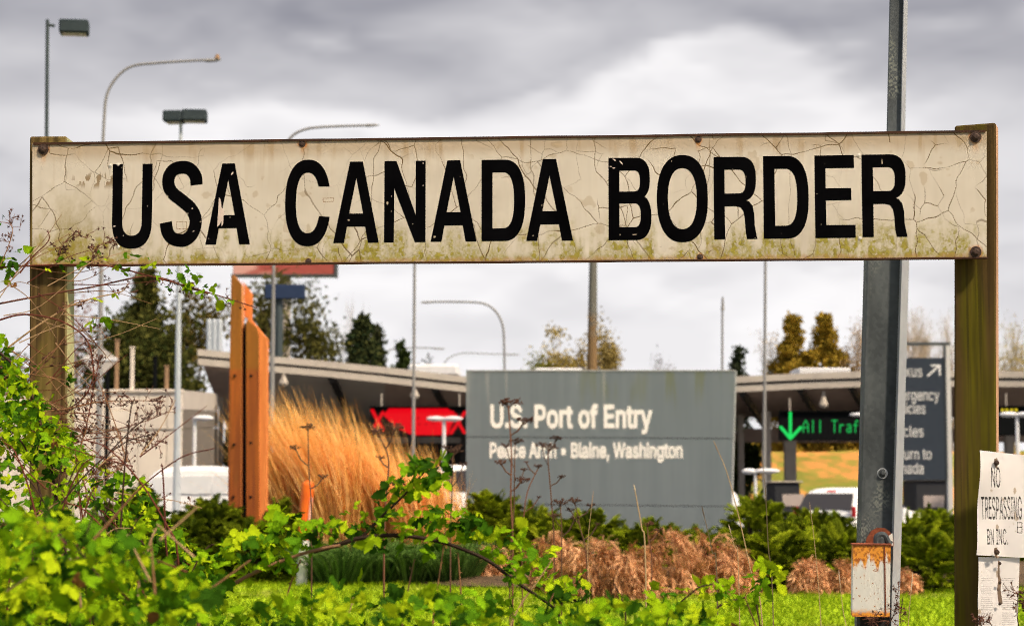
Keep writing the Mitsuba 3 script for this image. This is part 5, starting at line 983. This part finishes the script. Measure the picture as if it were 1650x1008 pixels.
# ------------------------------------------------------------------ brambles in front
def leaf_geo(rs, three=True):
    """toothed ovate leaflets, folded along the midrib and curled; one or three on a short stalk. Length about 1."""
    V, Fc, VC = [], [], []
    T = np.array([0, .06, .14, .22, .31, .40, .49, .58, .67, .76, .84, .91, .96, 1.0]); Wd = np.interp(T, [0, .08, .2, .32, .45, .58, .7, .82, .92, 1], [0, .17, .29, .345, .35, .32, .26, .18, .09, 0]) * (.85 + .3 * rs.rand())
    def leaflet(o, ang, L, roll):
        fold = .10 + .22 * rs.rand(); curl = .10 + .45 * rs.rand(); k0 = len(V); tint = .8 + .4 * rs.rand(); tooth = 1 + .17 * np.where(np.arange(14) % 2, 1, -1)
        R3 = trimesh.transformations.euler_matrix(roll, .25 * rs.normal(), ang, 'rxyz')[:3, :3]
        for t, w, tt in zip(T, Wd, tooth):
            z = -curl * t * t * .5 + .05 * math.sin(t * 8 + ang)
            for y, zz in ((-w * tt, fold * w), (0, 0), (w * tt, fold * w)):
                V.append(np.array(o) + R3 @ (np.array([t, y, z + zz]) * L)); VC.append(tint * (1.16 if y == 0 else .90 + .10 * t))
        for i in range(13):
            a = k0 + 3 * i
            for j in (0, 1): Fc.extend([[a + j, a + j + 1, a + j + 4], [a + j, a + j + 4, a + j + 3]])
    def stalk(a, b, w=.022):
        k = len(V); a, b = np.array(a, float), np.array(b, float); V.extend([a - [0, w, 0], a + [0, w, 0], b + [0, w * .7, 0], b - [0, w * .7, 0]]); VC.extend([.8] * 4); Fc.extend([[k, k + 1, k + 2], [k, k + 2, k + 3]])
    if three:
        stalk([-.55, 0, .0], [.08, 0, 0]); leaflet([.06, 0, 0], .12 * rs.normal(), .92, .2 * rs.normal()); leaflet([-.06, .02, 0], 1.15 + .2 * rs.normal(), .72, .3 * rs.normal()); leaflet([-.06, -.02, 0], -1.15 + .2 * rs.normal(), .72, .3 * rs.normal())
    else:
        stalk([-.3, 0, 0], [.05, 0, 0]); leaflet([0, 0, 0], 0, 1.0, .2 * rs.normal())
    return np.array(V), np.array(Fc), np.repeat(np.array(VC)[:, None], 3, 1)
LGEO = [leaf_geo(np.random.RandomState(600 + i), i % 4 != 3) for i in range(8)]
LCOL = [(.26, .41, .008), (.17, .34, .008), (.38, .50, .011), (.085, .21, .008), (.20, .36, .007), (.026, .075, .006), (.31, .44, .010), (.050, .14, .007)]
LPLY = []
for gi, (v, f, vc) in enumerate(LGEO):
    for ci in (gi, (gi + 3) % 8, (gi + 5) % 8):
        sh = .9 + .2 * meshkit.noise(v * 5 + gi, 3)[:, None]; LPLY.append(mikit.ply(trimesh.Trimesh(v, f, process=False), 'mat_leaf', smooth=True, color=np.array(LCOL[ci]) * sh * vc))
def leaf_set(t, pos, size, rs, lean=(0, -.35, .75), most=280, axes=None, dark=.0):
    """leaves at world points: the largest in the picture as parts, the others as one part."""
    n = len(pos); nr = unit(rs.normal(size=(n, 3)) * .85 + np.array(lean)); ax = rs.normal(size=(n, 3)) if axes is None else axes; ax[:, 2] -= .25; ax = unit(ax - nr * (ax * nr).sum(1, keepdims=True)); fr = np.stack([ax, np.cross(nr, ax), nr], -1); sz = size * (.42 + 1.0 * rs.rand(n)); pick = rs.randint(len(LPLY), size=n)
    yc = (pos[:, 2] - EYE) / pos[:, 1]; app = sz / pos[:, 1] * (np.abs(pos[:, 0] / pos[:, 1]) < .252) * (yc > -.068) * (1.4 - .5 * rs.rand(n)); order = np.argsort(-app); chosen = set(order[:most][app[order[:most]] > 0].tolist())
    ms, cs = [], []
    for i in range(n):
        if i in chosen:
            A = np.eye(4); A[:3, :3] = fr[i] * sz[i]; A[:3, 3] = pos[i]; k = uniq(f'{t}__leaf'); scene[k] = {**LPLY[pick[i]], 'to_world': TF(A)}
    rest = np.array([i for i in range(n) if i not in chosen], int)
    if len(rest):
        for g in range(8):
            s = rest[(pick[rest] // 3) == g]
            if len(s):
                m, c = scatter(LGEO[g][0], LGEO[g][1], fr[s], pos[s], sz[s], np.array([LCOL[j] if j < 8 else (.20, .09, .03) for j in np.where(rs.rand(len(s)) < .035, 9, rs.randint(8, size=len(s)))]), LGEO[g][2]); ms.append(m); cs.append(c)
        part(t, 'foliage', M(ms), 'leaf', smooth=True, color=np.vstack(cs), kind='stuff')
REDB, BRN, DRK, PAL = (.13, .035, .022), (.26, .13, .065), (.045, .022, .016), (.42, .27, .15)
def cane(t, pts, Y, r0, r1, col, name='cane', thorns=True, to_ground=None, rs=R, dY=0.0, label=None):
    n0 = len(pts); P = spline([W(x, y, Y + dY * i / max(1, n0 - 1)) for i, (x, y) in enumerate(pts)], 7); s = Y / F
    if to_ground is not None: P = np.vstack([spline([[P[0][0] + to_ground, P[0][1] + .25, -.05], [P[0][0] + to_ground * .6, P[0][1] + .15, P[0][2] * .55], P[0]], 5)[:-1], P])
    ms = [tube(P, np.linspace(r0, r1, len(P)) * s * .5, 6)]
    if thorns:
        for i in range(1, len(P) - 1, 2):
            d = unit(np.array([RN.normal(), RN.normal(), RN.normal()])); q = P[i] * .5 + P[i + 1] * .5; ms.append(tube(np.array([q, q + d * .008]), [.0022, .0003], 4, False))
    m = M(ms); c = np.tile(np.array(col), (len(m.vertices), 1)) * (.85 + .3 * meshkit.noise(m.vertices * 30, 4)[:, None]); part(t, name, m, 'bark', color=c, label=label); return P
def dried(t, P, rs, k=14, ln=18, Y=7.5, i0=.25, up=.3, col=(.085, .035, .025), spread=1.0):
    """dead flower sprays along a cane: thin forked twigs ending in small dark stars."""
    s = Y / F; tw, st = [], []
    for j in range(k):
        i = int(len(P) * (i0 + (1 - i0) * rs.rand())); i = min(i, len(P) - 1); d = unit(np.array([rs.normal() * spread, rs.normal() * .5, rs.normal() * .8 + up])); L = ln * s * (.5 + .9 * rs.rand()); q = P[i] + d * L; mid = P[i] + d * L * .5 + rs.normal(size=3) * L * .12
        tw.append(tube(np.array([P[i], mid, q]), [.0013, .0011, .0008], 3, False))
        for _ in range(rs.randint(1, 5)):
            e = (q if rs.rand() < .6 else mid) + rs.normal(size=3) * L * .22; tw.append(tube(np.array([mid, e]), [.0009, .0007], 3, False)); a = rs.uniform(.0026, .0052)
            b = ball(e, a * .75, 0); b.vertices += RN.normal(size=b.vertices.shape) * a * .2; st.append(b)
            for _ in range(4): z = unit(rs.normal(size=3)); st.append(tube(np.array([e, e + z * a * 2.0]), [a * .42, a * .12], 3, False))
    m = M(tw); part(t, 'dry_twigs', m, 'bark', color=np.tile(np.array(col) * [2.2, 2.4, 2.2], (len(m.vertices), 1)), kind='stuff'); m = M(st); part(t, 'dry_flower_stars', m, 'bark', color=np.tile(np.array(col), (len(m.vertices), 1)) * (.5 + .9 * meshkit.noise(m.vertices * 60, 2)[:, None]), kind='stuff')
def at_px(q, Y): return np.array([W(x, y, z) for (x, y), z in zip(q, np.broadcast_to(Y, (len(q),)))])
def in_poly(poly, n, rs):
    P = Polygon(poly); x0, y0, x1, y1 = P.bounds; out = []
    while len(out) < n:
        x, y = rs.uniform(x0, x1), rs.uniform(y0, y1)
        if P.contains(Point(x, y)): out.append((x, y))
    return np.array(out)
def along(P, n, rs, off, i0=0.0):
    i = (len(P) - 1) * (i0 + (1 - i0) * rs.rand(n)); k = np.minimum(i.astype(int), len(P) - 2); q = P[k] + (P[k + 1] - P[k]) * (i - k)[:, None]; return q + rs.normal(size=(n, 3)) * off

# 1. climbing bramble at the left post, in focus
rs = np.random.RandomState(700); b1 = thing('bramble_bush', 'tangled bramble with long arching canes climbing over the left timber post and sign corner', 'bush')
c1 = cane(b1, [(-40, 440), (0, 431), (90, 427), (170, 428), (235, 443), (290, 458), (345, 474), (390, 488), (414, 496)], 7.55, 3.6, 1.6, REDB)
c2 = cane(b1, [(-40, 500), (0, 489), (90, 472), (150, 462), (225, 446), (262, 448), (300, 462), (335, 473)], 7.6, 3.4, 2.0, (.15, .055, .035), dY=-.05)
c3 = cane(b1, [(10, 562), (60, 525), (115, 492), (160, 478), (195, 470), (206, 458)], 7.45, 3.2, 1.8, PAL, thorns=False)
c4 = cane(b1, [(-20, 522), (25, 508), (60, 508), (105, 520), (140, 548), (150, 590), (149, 612), (135, 640), (105, 662)], 7.4, 3.4, 2.2, REDB)
c5 = cane(b1, [(92, 812), (84, 760), (70, 700), (52, 640), (28, 595), (-8, 560), (-40, 520)], 7.2, 7.0, 3.6, DRK, to_ground=.15, label='thick dark cane')
c6 = cane(b1, [(-20, 676), (60, 664), (110, 658), (160, 647), (220, 645), (267, 646)], 7.3, 3.2, 1.2, BRN)
c7 = cane(b1, [(64, 664), (110, 688), (150, 698), (200, 688), (240, 676), (272, 663)], 7.25, 2.8, 1.2, (.18, .075, .05))
c8 = cane(b1, [(100, 720), (150, 706), (200, 705), (235, 711), (259, 719)], 7.2, 2.6, 1.2, (.18, .075, .05))
c9 = cane(b1, [(-20, 592), (40, 592), (100, 588), (140, 578)], 7.5, 2.2, 1.4, BRN); c10 = cane(b1, [(66, 800), (56, 760), (40, 720), (18, 690)], 7.1, 4.6, 2.2, DRK, to_ground=-.1)
c11 = cane(b1, [(128, 790), (124, 740), (138, 690), (148, 640), (156, 600), (160, 575)], 7.3, 2.8, 1.2, REDB, to_ground=.1); c12 = cane(b1, [(0, 640), (50, 610), (92, 560), (110, 540), (150, 528)], 7.4, 2.2, 1.2, BRN)
c13 = cane(b1, [(-10, 450), (12, 400), (20, 372), (14, 355)], 7.5, 1.8, 1.0, BRN); c14 = cane(b1, [(32, 440), (52, 414), (78, 388), (77, 370)], 7.5, 2.4, 1.4, REDB); c15 = cane(b1, [(90, 428), (96, 405), (106, 388), (122, 378), (140, 384)], 7.5, 1.6, .9, BRN, thorns=False); c16 = cane(b1, [(150, 430), (148, 415), (160, 395), (185, 388)], 7.55, 1.6, .9, BRN, thorns=False)
for k in range(58):
    x, y = rs.uniform(-20, 120), rs.uniform(425, 720); a = rs.uniform(-.7, .9); L = rs.uniform(60, 160); cane(b1, [(x, y), (x + L * .5 * math.cos(a), y - L * .5 * math.sin(a) + rs.normal() * 10), (x + L * math.cos(a), y - L * math.sin(a) + rs.normal() * 16)], rs.uniform(7.2, 7.75), 1.9, .8, [BRN, REDB, PAL, (.30, .18, .10)][k % 4], 'twig', False)
for P, k, ln, i0, up in ((c6, 38, 20, .3, .1), (c7, 46, 22, .15, .5), (c8, 30, 18, .2, .1), (c4, 22, 18, .45, .2), (c2, 18, 16, .4, -.5), (c1, 10, 12, .5, -.4), (c12, 16, 16, .2, .4), (c13, 14, 16, .3, .6), (c15, 24, 14, .1, .4), (c16, 26, 16, .1, .2), (c3, 14, 14, .2, -.3), (c11, 22, 16, .3, .5), (c9, 16, 14, .2, -.4)): dried(b1, P, rs, k, ln, 7.4, i0, up)
pos = np.vstack([at_px([(2, 360), (5, 348), (28, 405), (52, 408), (54, 400), (76, 433), (98, 428), (102, 436), (92, 418), (116, 420), (160, 404), (165, 416), (186, 432), (204, 412), (214, 410), (240, 418), (246, 428), (274, 440), (286, 440), (304, 436), (318, 446), (310, 444), (330, 462), (345, 464), (346, 478), (240, 428), (218, 420), (20, 420), (10, 452), (26, 460)], 7.5), along(c1[:int(len(c1) * .86)], 34, rs, .014), at_px([(150, 482), (184, 474), (176, 500), (172, 512), (152, 524), (146, 522), (108, 610), (112, 602), (112, 616), (104, 592), (4, 548), (12, 560), (36, 580), (52, 590), (60, 588), (40, 600), (24, 626), (36, 636), (84, 640), (70, 655)], 7.35), at_px(in_poly([(-10, 540), (30, 575), (75, 655), (118, 700), (130, 740), (60, 740), (-10, 720)], 300, rs), rs.uniform(7.0, 7.6, 300)), along(c5, 30, rs, .05, .0), along(c10, 16, rs, .05)])
leaf_set(b1, pos, .036, rs, most=290)
# 2. leafy thicket below it
rs = np.random.RandomState(710); b2 = thing('bramble_bush', 'dense leafy bramble thicket filling the lower left, just behind the blurred front leaves', 'bush')
poly2 = [(-30, 640), (40, 655), (70, 700), (118, 716), (165, 742), (215, 764), (250, 792), (262, 830), (300, 852), (345, 905), (360, 960), (365, 1100), (-30, 1100)]
q = in_poly(poly2, 2600, rs); d = np.clip((q[:, 1] - 650) / 350, 0, 1); keep = rs.rand(len(q)) < .35 + .65 * d; q = q[keep]; leaf_set(b2, at_px(q, 6.1 + 1.5 * rs.rand(len(q))), .034, rs, most=290)
for pts, col, r in (([(330, 1010), (250, 900), (190, 830), (120, 790)], DRK, 4), ([(60, 1010), (120, 920), (160, 850), (178, 800), (172, 770)], DRK, 4), ([(180, 792), (230, 800), (280, 806), (325, 818)], PAL, 2.2), ([(205, 960), (215, 900), (190, 850), (140, 800)], REDB, 4), ([(20, 1000), (60, 880), (90, 800), (100, 740)], DRK, 4), ([(150, 780), (185, 760), (205, 730), (180, 690)], BRN, 2)):
    P = cane(b2, pts, 6.6, r, r * .5, col, to_ground=.1); dried(b2, P, rs, 7, 14, 6.6, .5, .3)
for k in range(14):
    x = rs.uniform(0, 300); y = rs.uniform(860, 1000); a = rs.uniform(.7, 2.3); L = rs.uniform(120, 260); cane(b2, [(x, y), (x + L * .45 * math.cos(a), y - L * .55 * math.sin(a)), (x + L * .9 * math.cos(a), y - L * .9 * math.sin(a)), (x + L * 1.25 * math.cos(a), y - L * 1.0 * math.sin(a))], 6.1, 4.2, 1.8, [REDB, DRK, (.10, .03, .02)][k % 3], to_ground=.08)
P = cane(b2, [(120, 800), (150, 765), (185, 745), (205, 742)], 6.7, 1.8, 1, BRN); dried(b2, P, rs, 26, 18, 6.7, .2, .4)
for k in range(28):
    x, y = rs.uniform(-10, 240), rs.uniform(700, 980); a = rs.uniform(.2, 2.9); L = rs.uniform(50, 150); cane(b2, [(x, y), (x + L * .5 * math.cos(a), y - L * .5 * math.sin(a) + rs.normal() * 8), (x + L * math.cos(a), y - L * math.sin(a) + rs.normal() * 10)], rs.uniform(6.0, 6.6), 2.6, 1.0, [BRN, DRK, PAL, REDB][k % 4], 'twig', False)
q = in_poly([(130, 700), (210, 720), (225, 770), (150, 800), (110, 760)], 60, rs)
for k in range(24):
    x, y = q[k]; a = rs.uniform(0, 3.1); L = rs.uniform(20, 60); cane(b2, [(x, y), (x + L * .5 * math.cos(a), y - L * .4 * math.sin(a) + rs.normal() * 6), (x + L * math.cos(a), y - L * .6 * math.sin(a))], 6.8, 1.3, .7, [BRN, PAL, REDB][k % 3], 'twig', False)
# 3. blurred front layer
rs = np.random.RandomState(720); b3 = thing('bramble_bush', 'blurred bright bramble nearest the viewer along the lower left edge', 'bush')
poly3 = [(-40, 840), (60, 820), (110, 822), (150, 850), (215, 872), (250, 905), (300, 918), (345, 955), (380, 985), (400, 1110), (-40, 1110)]
q = in_poly(poly3, 950, rs); leaf_set(b3, at_px(q, 3.9 + 1.1 * rs.rand(len(q))), .038, rs, most=240)
for pts, col in (([(-20, 850), (40, 838), (90, 860), (150, 930), (190, 990)], (.20, .09, .05)), ([(140, 870), (190, 900), (240, 940), (300, 1000)], DRK), ([(230, 1060), (222, 960), (240, 880), (252, 850)], PAL), ([(40, 1080), (70, 990), (60, 920)], DRK), ([(110, 1060), (130, 980), (118, 900)], PAL)): cane(b3, pts, 4.9, 6, 3.4, col, to_ground=.05)
for k in range(16):
    x, y = rs.uniform(-20, 340), rs.uniform(860, 1000); a = rs.uniform(.2, 2.9); L = rs.uniform(60, 150); cane(b3, [(x, y), (x + L * .5 * math.cos(a), y - L * .4 * math.sin(a)), (x + L * math.cos(a), y - L * .8 * math.sin(a))], rs.uniform(3.9, 4.4), 4.4, 2.2, [BRN, DRK, PAL, REDB][k % 4], 'twig', False)
# 4. low front brambles along the bottom
rs = np.random.RandomState(730); b4 = thing('bramble_bush', 'low blurred bramble along the bottom edge below the orange grass and brown tufts', 'bush')
poly4 = [(370, 1000), (430, 965), (520, 950), (580, 936), (640, 955), (700, 945), (770, 960), (820, 975), (880, 978), (950, 975), (985, 962), (1030, 972), (1080, 965), (1120, 985), (1180, 1000), (1230, 1018), (1250, 1110), (370, 1110)]
q = in_poly(poly4, 1050, rs); leaf_set(b4, at_px(q, 4.3 + 1.5 * rs.rand(len(q))), .038, rs, most=260)
q = np.array([(925, 940), (935, 925), (915, 955), (945, 950), (1060, 950), (1075, 958), (1045, 965), (1095, 955), (900, 965), (880, 945), (870, 960)] * 3) + rs.normal(size=(33, 2)) * 9; leaf_set(b4, at_px(q, 5.4 + .3 * rs.rand(33)), .037, rs, most=33)
for pts, col in (([(440, 1080), (455, 990), (470, 935), (485, 900)], BRN), ([(690, 1080), (700, 980), (712, 900), (718, 850)], BRN), ([(640, 1080), (652, 980), (668, 900)], (.16, .08, .05)), ([(745, 1080), (744, 980), (738, 890)], BRN), ([(800, 1080), (830, 990), (870, 930), (890, 900)], PAL), ([(860, 1060), (880, 985), (905, 930)], (.20, .10, .06)), ([(1000, 1080), (1008, 990), (990, 940)], DRK), ([(1080, 1080), (1075, 1000), (1120, 950), (1150, 940)], DRK), ([(545, 1080), (560, 1000), (570, 960)], PAL), ([(1240, 1060), (1215, 1000), (1200, 960)], BRN), ([(930, 1080), (935, 1000), (938, 960)], DRK), ([(620, 1080), (640, 1000), (655, 960)], BRN)): cane(b4, pts, 5.6, 4.4, 2.2, col, to_ground=.05)
# 5. arching sprays in the middle
rs = np.random.RandomState(740); b5 = thing('bramble_spray', 'arching dark bramble cane with bright leaves in front of the orange grass', 'bush')
s1 = cane(b5, [(505, 888), (548, 876), (582, 866), (640, 862), (700, 870), (745, 884), (790, 905), (830, 936), (870, 962), (900, 985)], 5.6, 9, 5, (.030, .017, .012)); s2 = cane(b5, [(580, 868), (615, 832), (652, 796), (690, 752)], 5.6, 6, 3, (.035, .018, .012)); s3 = cane(b5, [(900, 985), (915, 955), (945, 1000), (960, 1060)], 5.6, 5, 5, (.04, .022, .015), to_ground=.1)
L5 = [(632, 772), (650, 764), (668, 750), (684, 742), (700, 752), (672, 770), (656, 790), (690, 772), (712, 770), (640, 800), (664, 792), (700, 786), (676, 758), (560, 840), (575, 826), (592, 842), (566, 858), (606, 852), (622, 846), (640, 838), (655, 844), (628, 830), (612, 820), (648, 856), (690, 846), (706, 838), (722, 834), (736, 846), (700, 858), (716, 852), (730, 826), (708, 818), (745, 838), (762, 836), (776, 842), (752, 856), (700, 826), (690, 834), (770, 852), (782, 866), (800, 866), (812, 860), (824, 868), (792, 884), (806, 894), (820, 904), (838, 862), (852, 896), (868, 900), (846, 908), (818, 916), (836, 926), (860, 914), (880, 890), (874, 920), (905, 930), (920, 945), (888, 940), (756, 872), (664, 868), (690, 880), (600, 870)]
L5 = np.array(L5 * 3) + rs.normal(size=(len(L5) * 3, 2)) * 8; leaf_set(b5, np.vstack([at_px(L5, 5.5 + .25 * rs.rand(len(L5))), along(s2, 14, rs, .02, .3)]), .040, rs, most=200)
rs = np.random.RandomState(745); b6 = thing('bramble_spray', 'bramble spray with bright leaves below the orange and white marker post', 'bush')
s5 = cane(b6, [(322, 985), (370, 945), (414, 920), (470, 897), (520, 883), (548, 878)], 5.5, 8, 5, (.24, .13, .07), to_ground=-.1)
L6 = [(436, 846), (452, 838), (470, 832), (486, 840), (446, 856), (464, 852), (482, 856), (500, 846), (512, 852), (428, 862), (474, 866), (494, 866), (540, 838), (530, 850), (546, 852), (520, 862), (400, 880), (412, 872), (430, 884), (380, 894), (372, 884), (362, 880), (392, 900), (420, 896), (446, 880), (452, 898), (470, 880), (350, 896), (340, 900), (335, 920), (360, 912), (352, 930), (384, 920), (326, 905), (318, 925), (470, 905), (440, 912), (386, 938), (346, 950), (500, 880), (458, 868), (436, 870)]
L6 = np.array(L6 * 3) + rs.normal(size=(len(L6) * 3, 2)) * 8; leaf_set(b6, at_px(L6, 5.4 + .25 * rs.rand(len(L6))), .041, rs, most=120)
rs = np.random.RandomState(750); b7 = thing('bramble_spray', 'small bright bramble spray in front of the right end of the brown tufts', 'bush')
s6 = cane(b7, [(1150, 1090), (1140, 1010), (1160, 975), (1200, 962), (1228, 950)], 5.7, 6, 3, (.05, .025, .018), to_ground=.05); s7 = cane(b7, [(1235, 1090), (1225, 1010), (1220, 965), (1236, 925)], 5.7, 5, 2.5, (.06, .03, .02), to_ground=.05)
L7 = [(1130, 946), (1140, 940), (1156, 944), (1170, 950), (1180, 944), (1196, 938), (1160, 958), (1206, 950), (1218, 925), (1226, 912), (1240, 914), (1252, 924), (1234, 928), (1246, 936), (1222, 940), (1188, 962), (1210, 966), (1130, 958), (1200, 975), (1172, 970), (1255, 932), (1228, 956)]
L7 = np.array(L7 * 2) + rs.normal(size=(len(L7) * 2, 2)) * 6; leaf_set(b7, at_px(L7, 5.55 + .25 * rs.rand(len(L7))), .038, rs, most=80)
# dry weeds at the foot of the right post
rs = np.random.RandomState(760); w1 = thing('dry_weed', 'dark dry weed heads in front of the paper notice at the lower right corner', 'weed')
for pts in ([(1660, 1090), (1640, 1000), (1640, 960), (1634, 955)], [(1680, 1090), (1660, 990), (1648, 970)], [(1610, 1090), (1600, 1010), (1570, 1000)]):
    P = cane(w1, pts, 7.0, 2, 1, DRK, 'stem', False); dried(w1, P, rs, 14, 14, 7.0, .5, .3)
w2 = thing('dry_weed', 'dark dry weed with small seed heads at the foot of the steel pole', 'weed')
for pts in ([(1420, 1090), (1425, 1020), (1440, 990), (1448, 950)], [(1470, 1090), (1452, 1010), (1455, 960)], [(1400, 1090), (1400, 1020), (1412, 985)]):
    P = cane(w2, pts, 8.4, 2, 1, DRK, 'stem', False); dried(w2, P, rs, 12, 13, 8.4, .5, .3)
